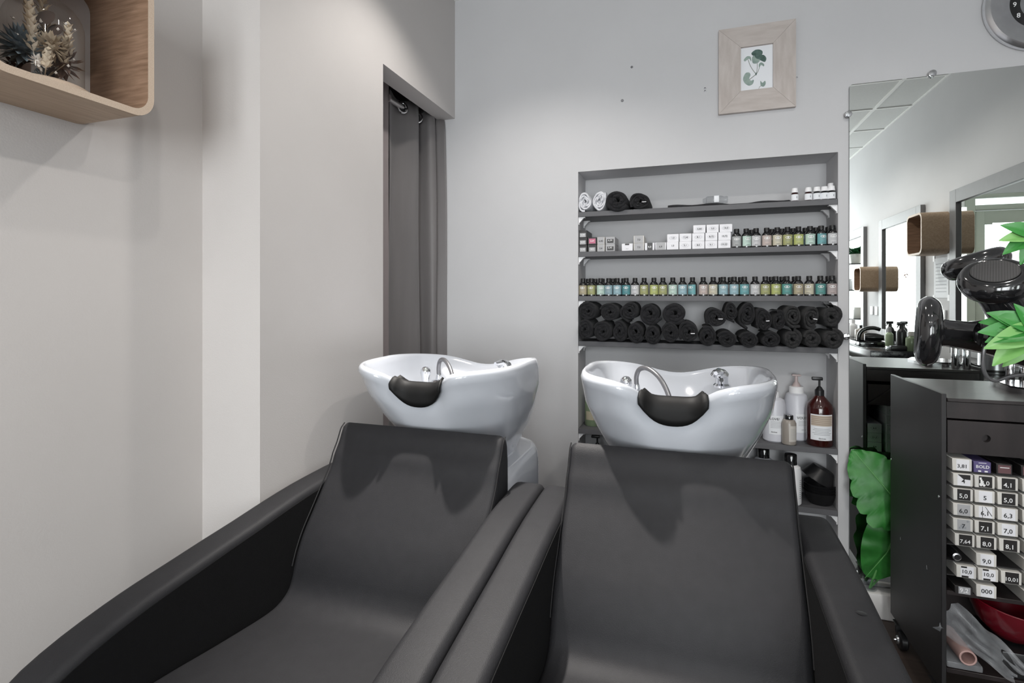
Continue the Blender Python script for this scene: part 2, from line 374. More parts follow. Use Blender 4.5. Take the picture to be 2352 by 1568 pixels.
for k in range(25):
    f = k / 24; z = 2.15 - f * 2.12; g = f ** .7
    rows.append([(a[0] * (1 - g) + b_[0] * g + .004 * math.sin(9 * f + i * .33), a[1] * (1 - g) + b_[1] * g + .0025 * math.sin(7 * f + i * .21), z + (.010 * math.sin(i * .4) if k == 0 else 0) - .03 * (k == 0) * (i / len(A)) ** 2) for i, (a, b_) in enumerate(zip(A, B))])
g = MB(); g.grid(rows); o = g.build('cloth', CURT, t, 60, world=True)
sd = o.modifiers.new('thick', 'SOLIDIFY'); sd.thickness = .003
for (x, y, nx, ny) in ((-.155, -.2475, .87, -.40), (-.158, -.100, .5, -.8)):
    e = MB(); pr = [(.0235 + .006 * math.cos(a), .004 * math.sin(a)) for a in [2 * math.pi * k / 8 for k in range(9)]]
    e.lathe(pr, 24, at=(x + .004 * nx, y + .004 * ny, 2.106), ax=(nx, ny, 0)); e.lathe([(0, -.001), (.021, -.001), (.021, .001), (0, .001)], 20, 1, at=(x, y, 2.106), ax=(nx, ny, 0))
    e.build('eyelet', [CHROME, BLACK], t, world=True)

# ------------------------------------------------------------------ oak wall boxes
def oak_box(name, label, y0, y1, z0, z1, xw, xf, r=.045, th=.014):   # open rounded sleeve, its axis along x
    t = thing(name, label, 'wall shelf', (xw, (y0 + y1) / 2, z0))
    cy, cz = (y0 + y1) / 2, (z0 + z1) / 2; w_, h_ = y1 - y0, z1 - z0
    o = [(cy + a, cz + b) for a, b in rrect(w_, h_, r, 8)]; i = [(cy + a, cz + b) for a, b in rrect(w_ - 2 * th, h_ - 2 * th, r - th * .8, 8)]
    rows = [[(x, a, b) for a, b in P] for x, P in ((xw, i), (xw, o), (xf, o), (xf, i), (xw, i))]
    s1 = MB(); s1.grid([rows[1], rows[2]], close=True); s1.build('outer_shell', OAK, t, world=True)
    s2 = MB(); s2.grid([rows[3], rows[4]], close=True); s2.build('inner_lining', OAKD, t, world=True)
    s3 = MB(); s3.grid([rows[2], rows[3]], close=True); s3.build('front_edge', OAKE, t, world=True); s4 = MB(); s4.grid([rows[0], rows[1]], close=True); s4.build('rear_edge', OAKE, t, world=True)
    return t
oak_box('oak_wall_box', 'rounded oak box shelf on the left wall holding a glass dome', -1.855, -1.545, 1.617, 1.925, -.206, -.022)
oak_box('oak_wall_box', 'oak box seen in the mirror, the larger one with a small card inside', -2.105, -1.85, 1.515, 1.80, 2.76, 2.60)
oak_box('oak_wall_box', 'oak box seen in the mirror, the smaller one farther along the wall', -3.37, -3.165, 1.275, 1.503, 2.76, 2.60)
t = thing('card_stand', 'small cream card standing inside the larger mirrored oak box', 'card', (2.68, -2.0, 1.53))
MB().rbox(2.66, 2.70, -1.985, -1.975, 1.53, 1.65, .002).build('card', CARDI, t, world=True); MB().rbox(2.65, 2.71, -1.995, -1.965, 1.529, 1.536, .002).build('foot', OAKE, t, world=True)
# glass dome with dried flowers
DX, DY, DZ = -.112, -1.705, 1.631
t = thing('glass_dome', 'clear glass dome on a round oak base inside the left box', 'glass dome', (DX, DY, DZ))
MB().lathe([(0, 0), (.074, 0), (.078, .004), (.078, .009), (.070, .014), (0, .015)], 40).build('base', OAKE, t)
pf = [(.064, .015), (.064, .13)] + [(.064 * math.cos(R(a)), .13 + .062 * math.sin(R(a))) for a in range(10, 91, 10)]
pf[-1] = (0, pf[-1][1]); MB().lathe(pf, 40).build('dome', DOME, t)
MB().lathe([(0, .190), (.006, .192), (.010, .200), (.006, .208), (0, .210)], 14).build('knob', DOME, t)
t = thing('dried_bouquet', 'bunch of dried cream, plum and blue flowers under the glass dome', 'dried flowers', (DX, DY, DZ + .0155))
MB().lathe([(0, 0), (.022, 0), (.025, .004), (.012, .012), (0, .014)], 14).build('moss_base', DRIED[1], t)
def petal(mb, o, d, L, wd, mi=0, up=(0, 0, 1)):
    M0 = axis_m(o, d, up); mb.add([M0 @ Vector(q) for q in ((0, 0, 0), (wd, .15 * wd, L * .45), (0, .35 * wd, L), (-wd, .15 * wd, L * .45), (0, -.25 * wd, L * .45))], [(0, 1, 4), (1, 2, 4), (2, 3, 4), (3, 0, 4)], mi)
def wheat(base, tip, n, mi, L=.016, wd=.0042, name='wheat_ear'):
    b = MB(); base, tip = Vector(base), Vector(tip); d = tip - base; b.tube([(0, 0, .01), base, base + d * .9], .0008, 5)
    for k in range(n):
        f = k / (n - 1); p = base + d * f
        for s_ in (0, 1, 2, 3):
            a = s_ * math.pi / 2 + k * .8; q = Vector((math.cos(a), math.sin(a), 0)) * 1.0 + d.normalized() * .9
            petal(b, p, q, L * (1.1 - .4 * f), wd)
    b.build(name, DRIED[mi], t)
wheat((.026, -.032, .050), (.020, -.036, .135), 11, 0, .022, .0062); wheat((.038, .02, .06), (.036, .022, .12), 8, 0, .018, .005); wheat((-.034, .012, .05), (-.040, .008, .10), 8, 1, .02); wheat((.04, .012, .04), (.047, .01, .085), 7, 5, .018); wheat((.0, .0, .10), (-.012, .004, .165), 7, 5, .03, .004, 'grass_plume')
wheat((.045, -.022, .02), (.05, -.02, .05), 6, 0, .016, .006)
RLEAF = mat('dried_round_leaf', (.06, .04, .032), .8, noise=.3)
def puff(c, r, n, mi, name, L=.4):
    b = MB(); b.lathe([(0, -r * .5), (r * .45, -r * .25), (r * .5, .1 * r), (0, r * .5)], 10, at=c); b.tube([(0, 0, .008), c], .001, 5)
    for k in range(n):
        z = 1 - 2 * (k + .5) / n; a = k * 2.4; q = Vector((math.sqrt(1 - z * z) * math.cos(a), math.sqrt(1 - z * z) * math.sin(a), z)); petal(b, Vector(c) + q * r * .4, q, r * (1 - L * .3), r * .22)
    b.build(name, DRIED[mi], t)
puff((-.004, -.030, .062), .036, 90, 3, 'blue_flower_head'); puff((-.038, -.014, .032), .028, 60, 2, 'plum_flower_head'); puff((-.022, .02, .02), .022, 40, 2, 'plum_flower_head'); puff((.042, -.012, .066), .024, 50, 5, 'tan_flower_head'); puff((.036, -.030, .028), .014, 30, 4, 'white_flower_head'); puff((.02, .02, .05), .030, 40, 1, 'brown_flower_head')
for c, r in (((.022, -.008, .125), .018), ((.030, .004, .105), .014), ((-.028, .012, .115), .012), ((.004, -.03, .02), .016), ((.03, -.04, .012), .012)):
    b = MB(); b.lathe([(0, 0), (r * .7, .001), (r, .003), (r * .7, .004), (0, .003)], 14, at=c, ax=(.3 + c[0] * 4, -.8, .3)); b.tube([(0, 0, .01), c], .0009, 5); b.build('round_leaf', RLEAF, t)
b = MB()
for k in range(46):
    a = k * 2.4; z = .02 + .0024 * k; r = .036 + .014 * math.sin(k * 1.7); c = (r * math.cos(a), r * math.sin(a), z)
    b.lathe([(0, -.0028), (.003, 0), (0, .004)], 6, at=c)
    if k % 2: petal(b, c, (math.cos(a), math.sin(a), .5), .007, .002)
o = b.build('tiny_buds', DRIED[4], t); o['kind'] = 'stuff'

# ------------------------------------------------------------------ picture, clock, mirror on the back wall
t = thing('picture_frame', 'wide pale wooden frame with a botanical leaf print', 'picture', (1.375, -.002, 1.997))
fx = [1.229, 1.3155, 1.4375, 1.521]; fz = [1.997, 2.0855, 2.267, 2.353]
Q = lambda p, y: tuple((a, y, b) for a, b in p)
for q, mt_ in ((((fx[0], fz[0]), (fx[3], fz[0]), (fx[2], fz[1]), (fx[1], fz[1])), LIME), (((fx[0], fz[3]), (fx[1], fz[2]), (fx[2], fz[2]), (fx[3], fz[3])), LIME),
               (((fx[0], fz[0]), (fx[1], fz[1]), (fx[1], fz[2]), (fx[0], fz[3])), LIMEV), (((fx[3], fz[0]), (fx[3], fz[3]), (fx[2], fz[2]), (fx[2], fz[1])), LIMEV)):
    cx_, cz_ = sum(a for a, _ in q) / 4, sum(b_ for _, b_ in q) / 4
    q2 = [(cx_ + (a - cx_) * .997, cz_ + (b_ - cz_) * .997) for a, b_ in q]
    m = MB(); m.prism(q2, lambda a, b_: (a, -.002, b_), lambda a, b_: (a, -.020, b_)); m.build('frame_rail', mt_, t, world=True)
m = MB(); m.box(fx[1] - .01, fx[2] + .01, -.008, -.003, fz[1] - .01, fz[2] + .01, 0)
pc = lambda u, v, y=-.0086: (fx[1] + (fx[2] - fx[1]) * u, y, fz[2] - (fz[2] - fz[1]) * v)
def blob(pts, mi, y): P = smooth_pts(pts, 4, True); m.flat(P, lambda a, b_: pc(a, b_, y), mi)
def line(pts, wd, mi, y):
    P = smooth_pts(pts, 4)
    for (a, b_), (c_, d) in zip(P, P[1:]):
        n_ = Vector((-(d - b_) * 1.5, c_ - a)); n_ = n_.normalized() * wd if n_.length else Vector((wd, 0)); m.flat([(a - n_.x, b_ - n_.y), (a + n_.x, b_ + n_.y), (c_ + n_.x, d + n_.y), (c_ - n_.x, d - n_.y)], lambda e, f: pc(e, f, y), mi)
line([(.23, .27), (.30, .42), (.40, .55), (.48, .63)], .008, 3, -.00862); line([(.52, .38), (.52, .50), (.49, .63)], .008, 3, -.00862); line([(.62, .40), (.56, .55), (.49, .64)], .008, 3, -.00862); line([(.48, .64), (.36, .70), (.28, .74)], .009, 3, -.00862); line([(.56, .99), (.60, .93), (.70, .90)], .006, 3, -.00862)
blob([(.34, .14), (.45, .08), (.58, .08), (.68, .13), (.66, .21), (.50, .22), (.38, .20)], 1, -.0088); blob([(.36, .24), (.46, .20), (.58, .24), (.60, .34), (.50, .39), (.38, .37)], 2, -.0089); blob([(.60, .22), (.72, .22), (.80, .30), (.76, .38), (.66, .35), (.58, .30)], 1, -.0090)
blob([(.44, .19), (.56, .17), (.66, .22), (.60, .30), (.48, .27)], 1, -.0091); blob([(.10, .27), (.20, .20), (.31, .22), (.33, .33), (.26, .26), (.14, .31)], 2, -.0088); blob([(.57, .42), (.64, .38), (.73, .43), (.72, .48), (.64, .44), (.58, .50)], 2, -.0088)
blob([(.09, .66), (.16, .58), (.27, .58), (.31, .64), (.27, .72), (.33, .77), (.41, .76), (.38, .85), (.26, .88), (.14, .82), (.08, .74)], 2, -.0088); blob([(.62, .80), (.68, .85), (.76, .81), (.78, .88), (.72, .94), (.63, .91)], 2, -.0088); blob([(.46, .62), (.49, .60), (.50, .65), (.47, .66)], 1, -.0092)
m.build('print', [PAPER, LEAFD, LEAFL, STEMP], t, world=True)
t = thing('wall_clock', 'round brushed steel wall clock with black number ring', 'clock', (2.312, -.002, 2.285))
ax = (0, -1, 0)
MB().lathe([(.0, 0), (.173, 0), (.175, .012), (.172, .020), (.160, .030), (.100, .018), (.098, .016), (.098, .010), (0, .010)], 72).build('rim', CLOCKM, t).rotation_euler = (R(90), 0, 0)
MB().lathe([(.066, .010), (.066, .0135), (.098, .0135), (.098, .010)], 60).build('number_ring', GLOSSB, t).rotation_euler = (R(90), 0, 0)
MB().lathe([(0, .010), (.066, .010), (.066, .012), (0, .012)], 48).build('dial', STEEL, t).rotation_euler = (R(90), 0, 0)
for h in range(1, 13):
    a = R(90 - 30 * h); c_, s_ = .082 * math.cos(a), .082 * math.sin(a)
    MB().text(str(h), .024, lambda x, z: (c_ + x, -.0145, s_ + z)).build('numeral', INKW, t)
for L, a, wd in ((.045, 40, .004), (.062, 160, .003)):
    d = Vector((math.cos(R(a)), 0, math.sin(R(a)))); n_ = Vector((-d.z, 0, d.x)) * wd
    m = MB(); P = [-d * .01 + n_, d * L + n_ * .4, d * L - n_ * .4, -d * .01 - n_]; m.add([(p.x, -.0150, p.z) for p in P] + [(p.x, -.0165, p.z) for p in P], [(0, 1, 2, 3), (4, 5, 6, 7), (0, 1, 5, 4), (1, 2, 6, 5), (2, 3, 7, 6), (3, 0, 4, 7)]); m.build('hand', CHROME, t)

t = thing('wall_mirror', 'tall frameless mirror on the back wall right of the niche', 'mirror', (2.2, -.003, .10))
pl = [(2.205 + a, 1.083 + b) for a, b in rrect(.988, 1.962, .012, 4)]
MB().prism(pl, lambda a, b: (a, -.0095, b), lambda a, b: (a, -.0100, b)).build('silvered_pane', MIRROR, t, world=True)
MB().prism(pl, lambda a, b: (a, -.0035, b), lambda a, b: (a, -.0094, b)).build('glass_edge', MIRG, t, world=True)
for x, z, dx, dz in ((1.982, 2.066, 0, 1), (1.709, 1.946, -1, 0), (1.702, 1.069, -1, 0), (2.5, 2.066, 0, 1)):
    MB().lathe([(.006, 0), (.006, .012), (.012, .013), (.013, .015), (.013, .019), (.011, .021), (0, .022)], 20, at=(x + dx * .004, -.001, z + dz * .004), ax=(0, -1, 0)).build('clip', CHROME, t, world=True)

# ------------------------------------------------------------------ niche shelves
SH = [(1.618, 'topmost grey niche shelf, under the white and black towel rolls'), (1.4335, 'second grey niche shelf, carrying colour boxes and ten bottles'), (1.23, 'third grey niche shelf, filled with a full row of small bottles'),
      (1.022, 'fourth grey niche shelf, buried under black rolled towels'), (.617, 'fifth grey niche shelf, with pump bottles behind the right basin'), (.371, 'lowest grey niche shelf, holding the stacked black tint bowls')]
brk = MB(); brk.prism([(0, 0), (.026, 0), (0, -.030)], lambda a, b: (a, 0, b), lambda a, b: (a, .014, b)); brk.box(.0, .003, -.004, .018, -.034, 0); brk.box(0, .030, -.004, .018, -.003, 0)
bme = brk.mesh('bracket', BRACK)
for z, lb in SH:
    t = thing('niche_shelf', lb, 'shelf', (NX0, 0, z - .023))
    MB().rbox(.001, NX1 - NX0 - .001, .001, .185, 0, .023, .0012, seg=1).build('board', SHELF, t)
    for x, s_ in ((.0005, 1), (NX1 - NX0 - .0005, -1)):
        for y in (.010, .135):
            o = put(bme, 'bracket', t); o.location = (x, y, 0); o.scale = (s_, 1, 1)

# ------------------------------------------------------------------ colour bottles
BR = .0185
body = MB().lathe([(0, 0), (.0172, 0), (BR, .0015), (BR, .052), (.0165, .057), (.0105, .0645), (.0095, .0655), (.0095, .068), (0, .068)], 22).mesh('body', GLOSSB)
cap = MB().lathe([(.0096, .066), (.0108, .0665), (.0108, .080), (.0098, .0815), (0, .0815)], 18).mesh('cap', BLACK)
COLS = {'tan': (.40, .35, .24), 'olive': (.34, .35, .16), 'mint': (.48, .62, .55), 'blue-grey': (.25, .36, .40), 'light blue': (.30, .45, .50), 'deep teal': (.08, .25, .27), 'pale grey': (.55, .55, .56), 'lime': (.42, .46, .17),
        'teal': (.14, .34, .36), 'pink-beige': (.50, .42, .39), 'cream': (.54, .51, .40), 'mauve': (.44, .37, .36), 'grey': (.38, .39, .39), 'sea green': (.10, .30, .28)}
LM = {k: mat('label_' + k.replace(' ', '_').replace('-', '_'), v, .55) for k, v in COLS.items()}
def wrap(r, x, z, z0): return (r * math.sin(x / r), -r * math.cos(x / r), z0 + z)
def bottle_label(col, num, off=0):
    m = MB(); r = BR + .0004; n = 12; a = .024
    rows = [[wrap(r, -a + 2 * a * k / n + off, z, 0) for k in range(n + 1)] for z in (.0065, .049)]
    m.grid(rows, 0)
    ov = [(.0115 * math.cos(2 * math.pi * k / 20), .0048 * math.sin(2 * math.pi * k / 20)) for k in range(20)]
    c0 = wrap(r + .0003, off, 0, .0375); m.add([wrap(r + .0003, x + off, z, .0375) for x, z in ov] + [c0], [(k, (k + 1) % 20, 20) for k in range(20)], 1)
    m.text('VIEW', .0058, lambda x, z: wrap(r + .0003, x * 1.3 + off, z, .0455), 2, False)
    m.text('n°' + num if num != 'MIX' else num, .0056, lambda x, z: wrap(r + .0006, x + off, z, .0375), 2, False)
    for q in range(4):
        z = .0300 - q * .0026; wd = (.011, .012, .009, .012)[q]
        m.grid([[wrap(r + .0003, -wd + 2 * wd * k / 5 + off, zz, 0) for k in range(6)] for zz in (z, z + .0006)], 3)
    m.text('davines', .0045, lambda x, z: wrap(r + .0003, x + off, z, .0125), 2)
    m.grid([[wrap(r + .0003, -.012 + .024 * k / 5 + off, zz, 0) for k in range(6)] for zz in (.0088, .0095)], 3)
    return m.mesh('label', [LM[col], INKW, INK, INKG])
blank = {k: None for k in COLS}
def colour_bottle(x, y, z, col, num, label, group, off=0):
    t = thing('colour_bottle', label, 'bottle', (x, y, z), group, rz=rnd.uniform(-.06, .06))
    put(body, 'body', t); put(cap, 'cap', t); put(bottle_label(col, num, off), 'label', t)
def px_x(px, y):      # where on the shelf line y a column of the photograph falls
    u = (px - 1176) / 1205; s_, c_ = math.sin(R(18.5)), math.cos(R(18.5))
    return CAM[0] + (u * c_ - s_) / (c_ + u * s_) * (y - CAM[1])
Y3 = .028
row3 = [('tan', '8,34', 272), ('olive', '8,33', 405), ('mint', '8,21', 550), ('blue-grey', '8,01', 678), ('light blue', '8,1', 815), ('deep teal', '8,0', 958), ('pale grey', '7,23', 1098), ('olive', '7,43', 1242), ('lime', '7,3', 1397), ('olive', '7,33', 1540), ('mint', '7,21', 1697), ('light blue', '7,1', 1852), ('teal', '7,0', 2010), ('pink-beige', '6,24', 2180)]
row3 = [(a, b, 1300 + c_ / 6.918) for a, b, c_ in row3] + [(a, b, 1600 + c_ / 6.533) for a, b, c_ in [('cream', '6,43', 248), ('light blue', '6,35', 400), ('light blue', '6,32', 562), ('teal', '6,0', 716), ('pale grey', '5,62', 876), ('olive', '5,34', 1030), ('lime', '5,3', 1187), ('sea green', '5,0', 1352), ('tan', '4,34', 1523), ('cream', '4,45', 1690), ('sea green', '4,0', 1855), ('mauve', '3,33', 2030)]]
OFF = {2: .006, 8: .004, 12: -.010, 23: -.008, 14: -.002}
for i, (c_, n_, p) in enumerate(row3):
    colour_bottle(px_x(p, Y3), Y3, 1.2301, c_, n_, f'{c_} hair colour bottle numbered {n_}, {ordn(i)} from left on third niche shelf', 'colour bottles on the third niche shelf', OFF.get(i, 0))
b3 = [1300 + v / 6.918 for v in (352, 467, 580, 745, 915)] + [1600 + v / 6.533 for v in (365, 505, 660, 1120, 1280, 1470, 1975)]
for i, p in enumerate(b3):
    y = .075; colour_bottle(px_x(p, y), y, 1.2301, list(COLS)[i % 8], '7,0', f'colour bottle in the back row of the third shelf, {ordn(i)} cap from left', 'back row bottles on the third niche shelf')
row2 = [('grey', 'MIX', 388), ('mint', '10,21', 508), ('pale grey', '9,31', 630), ('pink-beige', '9,13', 762), ('cream', '9,4', 893), ('olive', '9,32', 1020), ('lime', '9,3', 1155), ('mint', '9,22', 1300), ('teal', '9,0', 1437), ('pale grey', '8,23', 1577)]
for i, (c_, n_, q) in enumerate(row2):
    p = 1620 + q / 5.406; colour_bottle(px_x(p, Y3), Y3, 1.4336, c_, n_, f'{c_} hair colour bottle numbered {n_}, {ordn(i)} from left on second niche shelf', 'colour bottles on the second niche shelf', .006 if i in (1, 8) else 0)
for i, q in enumerate((575, 825, 950, 1088, 1240, 1372, 1525)):
    p = 1620 + q / 5.406; y = .080; colour_bottle(px_x(p, y), y, 1.4336, list(COLS)[i % 8], '9,0', f'colour bottle in the back row of the second shelf, {ordn(i)} cap from left', 'back row bottles on the second niche shelf')

# ------------------------------------------------------------------ card boxes
def card_box(name, loc, w_, h_, d_, mats, txt, label, group, tsz=.013, tm=2, plate=None, frame=False, pink=None, rz=0, body=0, tz=.0):
    """front-left-bottom corner at loc; the front looks towards -y. mats: body, plate, ink"""
    t = thing(name, label, 'box', loc, group, rz=rz)
    MB().rbox(0, w_, 0, d_, 0, h_, .0012, seg=1).build('carton', mats[0], t)
    m = MB(); e = .0006
    if plate: x0, x1, z0, z1 = plate; m.box(w_ * x0, w_ * x1, -e, 0, h_ * z0, h_ * z1, 0)
    if frame:
        P = [(.0150 * math.cos(2 * math.pi * k / 24) * (1 + .06 * math.cos(8 * math.pi * k / 24)), .0085 * math.sin(2 * math.pi * k / 24)) for k in range(24)]
        cx, cz = w_ / 2, h_ * .5
        for sc, sc2 in ((1, .965), (.80, .775)):
            m.grid([[(cx + x * s_, -e, cz + z * s_) for x, z in P] for s_ in (sc, sc2)], 2, close=True)
    if txt: m.text(txt, tsz, lambda x, z: (w_ * .5 + x, -e * 2.4, h_ * (.5 + tz) + z), 1)
    if m.v: m.build('front_print', [mats[1], mats[2], mats[3] if len(mats) > 3 else INKG], t)
    return t
BZ = 1.4336; ZM = 330; k4 = 1 / 5.406
def bx(a, b, y): return px_x(a, y), px_x(b, y) - px_x(a, y)
wb = [(1, 1250, 1403, 0, '1,0'), (1, 1407, 1560, 0, '5,1'), (1, 1565, 1725, 0, '8,0'), (1, 1728, 1883, 0, '9,1'), (2, 157, 318, 0, '10,22'), (1, 1255, 1405, 1, '1,0'), (1, 1410, 1563, 1, '7,34'), (1, 1567, 1725, 1, '8,1'), (1, 1730, 1885, 1, '8,72'), (2, 160, 322, 1, '10,72'), (1, 1580, 1737, 2, '0,44'), (1, 1746, 1902, 2, '0,0'), (2, 178, 340, 2, '10,0')]
for i, (o_, a, b, lv, n_) in enumerate(wb):
    o0 = 1300 if o_ == 1 else 1620; y = .018; x, wd = bx(o0 + a * k4, o0 + b * k4, y); h_ = .0345
    where = ('bottom', 'middle', 'top')[lv]
    card_box('colour_carton', (x, y + rnd.uniform(-.002, .002), BZ + lv * (h_ + .0002)), wd - .0012, h_, .13, (CARD, CARD, INK, INKG), n_, f'white carton printed {n_}, {ordn(i if lv == 0 else i - 5 if lv == 1 else i - 10)} from left in the {where} row of the stack', 'white cartons on the second niche shelf', .0105, frame=(i not in (0, 9)))
dk = [(155, 265, 0, '5,50', 'K', 'lowest dark carton in the leftmost stack, printed 5,50'), (155, 265, 1, '5,50', 'K', 'middle dark carton in the leftmost stack, printed 5,50'), (155, 265, 2, '5,56', 'K', 'topmost dark carton in the leftmost stack, printed 5,56'),
      (270, 384, 0, '6,5', 'K', 'dark carton with a white and pink front, under the pink one'), (270, 384, 1, '6,64', 'P', 'carton with bright pink front among the dark stacks'),
      (388, 482, 0, '5,4', 'G', 'grey carton printed 5,4 beneath the one printed 6,45'), (388, 482, 1, '6,45', 'G', 'grey carton printed 6,45 resting on the 5,4 carton'),
      (490, 610, 0, '5,41', 'S', 'silver framed carton printed 5,41 at the bottom of its pair'), (490, 610, 1, '6,34', 'S', 'silver framed carton printed 6,34 on top of its pair'),
      (692, 832, 0, '', 'W', 'plain white carton with a small black tab, beside the 7,0 pair'), (840, 972, 0, '7,0', 'G', 'grey carton printed 7,0, the lower of two'), (840, 972, 1, '7,0', 'G', 'grey carton printed 7,0, the upper of two'), (978, 1102, 0, '4,0', 'M', 'black and white marbled carton printed 4,0 on the niche shelf'), (1108, 1246, 0, '6,0', 'D', 'grey carton printed 6,0 left of the white cartons')]
for a, b, lv, n_, ty, lb in dk:
    y = .016; x, wd = bx(1300 + a * k4, 1300 + b * k4, y); h_ = .0335; loc = (x, y, BZ + lv * (h_ + .0002)); wd -= .001
    if ty == 'K': T = card_box('colour_carton', loc, wd, h_, .13, (CARDK, CARDG, INKW), n_, lb, 'dark cartons on the second niche shelf', .011, plate=(.16, .84, .06, .62), tz=-.12)
    elif ty == 'P': T = card_box('colour_carton', loc, wd, h_, .13, (CARDK, CARDP, INKW), n_, lb, 'dark cartons on the second niche shelf', .010, plate=(.14, .86, .15, .82))
    elif ty == 'S': T = card_box('colour_carton', loc, wd, h_, .13, (CARDG, CARDK, INKW), n_, lb, 'dark cartons on the second niche shelf', .011, plate=(.18, .86, .15, .68))
    elif ty == 'W': T = card_box('colour_carton', loc, wd, h_, .13, (CARD, CARDK, INKG), 'alfaparf', lb, 'pale cartons on the second niche shelf', .004, plate=(.30, .68, .78, .98), tz=-.2)
    elif ty == 'M': T = card_box('colour_carton', loc, wd, h_, .13, (CARD, CARDK, INKW), n_, lb, 'pale cartons on the second niche shelf', .012, plate=(.25, .80, .0, 1), tz=-.05)
    else: T = card_box('colour_carton', loc, wd, h_, .13, (CARDI if ty == 'G' else CARD, CARDG, INK), n_, lb, 'pale cartons on the second niche shelf', .011, plate=(.08, .92, .03, .97), tz=-.06)

# ------------------------------------------------------------------ rolled towels
def towel_mesh(seed, turns, th, mt_, L=.21, loose=.0, tail=0.0, tg=False):
    q = random.Random(seed); n = int(turns * 26); C_ = []
    R0, R1 = th * .55, 1.0 * .05
    for k in range(n + 1):
        f = k / n; a = f * turns * 2 * math.pi + seed
        r = R0 + (R1 - R0 - th / 2) * f
        wob = 1 + loose * (1 - .35 * f) * (math.sin(3 * a + seed) * .5 + math.sin(2.3 * a + 2 * seed) * .5)
        C_.append(Vector((r * wob * math.cos(a), r * wob * math.sin(a))))
    if tail:
        d = (C_[-1] - C_[-2]).normalized()
        for k in range(1, 5): C_.append(C_[-1] + d * tail / 4 + Vector((0, 0)))
    rows = [[] for _ in range(6)]
    for i, p in enumerate(C_):
        tv = (C_[min(i + 1, len(C_) - 1)] - C_[max(0, i - 1)]).normalized(); nv = Vector((tv.y, -tv.x)); h = th * .46
        wv = .003 * math.sin(i * .9 + seed) + .002 * math.sin(i * 2.1)
        a, b, c_ = p - nv * h, p, p + nv * h
        for j, (v, y) in enumerate(((a, L), (a, .004 + wv), (p - nv * h * .6, -.001 + wv), (p + nv * h * .6, -.001 + wv), (c_, .004 + wv), (c_, L))): rows[j].append((v.x, y, v.y))
    m = MB(); m.grid(rows)
    if tg:
        s_ = Vector((.017, .004)); m.box(.010, .030, -.004, .004, -.006, -.003, 1)
    return m.mesh('towel', [mt_, TAG], 60)
proto = [towel_mesh(1, 3.3, .0128, TOWEL, loose=.03), towel_mesh(2, 2.6, .0165, TOWEL, loose=.05), towel_mesh(3, 3.2, .0125, TOWEL, loose=.16, tail=.03), towel_mesh(4, 2.7, .015, TOWEL, loose=.10)]
protog = [towel_mesh(5, 3.0, .0125, TOWELG, loose=.14, tail=.02), towel_mesh(6, 2.3, .018, TOWELG, loose=.08), towel_mesh(8, 2.2, .018, TOWELG, loose=.12)]
protot = [towel_mesh(1.5, 3.3, .0125, TOWEL, loose=.12, tail=.02, tg=True), towel_mesh(5.5, 3.0, .0128, TOWELG, loose=.14, tg=True)]
TYF = -.040
def roll(me, px, py, rx, ry, label, group, yf=TYF, rot=0):   # px, py, rx, ry in pixels of the photograph's shelf row
    d = yf - CAM[1]; u = (px - 1176) / 1205; dep = d / (math.cos(R(18.5)) + u * math.sin(R(18.5)))
    x = px_x(px, yf); z = CAM[2] + (682 - py) / 1205 * dep; sx = (px_x(px + rx, yf) - x) * 1.03; sz = ry / 1205 * dep * 1.04
    if 1.0 < z < 1.3 and z + sz > 1.2055: z = 1.2055 - sz
    o = put(me, 'rolled_towel'); o.location = (x, yf, z); o.scale = (sx / .05, 1, sz / .05); o.rotation_euler = (0, rot, 0); tag(o, label, 'towel', group)
A5 = lambda x, y: (1300 + x / 6.918, 600 + y / 6.918); A6 = lambda x, y: (1600 + x / 6.533, 600 + y / 6.533)
GU, GL = 'upper layer of black rolled towels', 'lower layer of black rolled towels'
up = [(A5, 340, 795, 158, 152, 0, 'at the far left'), (A5, 685, 812, 165, 150, 0, ''), (A5, 1010, 790, 155, 152, 2, ''), (A5, 1335, 825, 178, 190, 1, ''), (A5, 1725, 825, 215, 185, 1, ', the widest')]
lo = [(A5, 300, 1090, 130, 170, 3), (A5, 575, 1120, 158, 172, 0), (A5, 850, 1120, 130, 185, 3), (A5, 1105, 1130, 140, 180, 1), (A5, 1375, 1160, 135, 165, 1), (A5, 1655, 1140, 145, 175, 0), (A5, 1945, 1130, 165, 180, 't0')]
up2 = [(A6, 290, 850, 165, 155, 't0'), (A6, 525, 745, 105, 145, 2), (A6, 765, 800, 135, 190, 2), (A6, 1010, 880, 130, 190, 't0'), (A6, 1235, 890, 110, 165, 3), (A6, 1450, 820, 145, 170, 'g0'), (A6, 1725, 840, 140, 185, 't1'), (A6, 2030, 825, 170, 170, 'g1')]
lo2 = [(A6, 160, 1130, 145, 165, 3), (A6, 455, 1175, 155, 130, 0), (A6, 785, 1185, 150, 130, 0), (A6, 1110, 1180, 160, 130, 3), (A6, 1440, 1165, 155, 155, 'g1'), (A6, 1735, 1175, 145, 150, 'g2'), (A6, 2050, 1165, 180, 160, 'g1')]
def pm(k): return proto[k] if isinstance(k, int) else {'g': protog, 't': protot}[k[0]][int(k[1])]
def shade(k): return 'charcoal' if k in ('g0', 'g1', 'g2', 't1') else 'black'
i = 0
for grp, nm, lst in ((GU, 'upper', up + up2), (GL, 'lower', lo + lo2)):
    for i, e in enumerate(lst):
        A_, x, y, rx, ry, k = e[:6]
        roll(pm(k), *A_(x, y), rx / (6.918 if A_ is A5 else 6.533), ry / (6.918 if A_ is A5 else 6.533), f'{shade(k)} rolled towel{" with a white tag" if str(k)[0] == "t" else ""}, {ordn(i)} from left in the {nm} towel layer', grp, TYF + rnd.uniform(-.008, .008) + (.012 if nm == 'upper' else 0), rnd.uniform(-.2, .2))
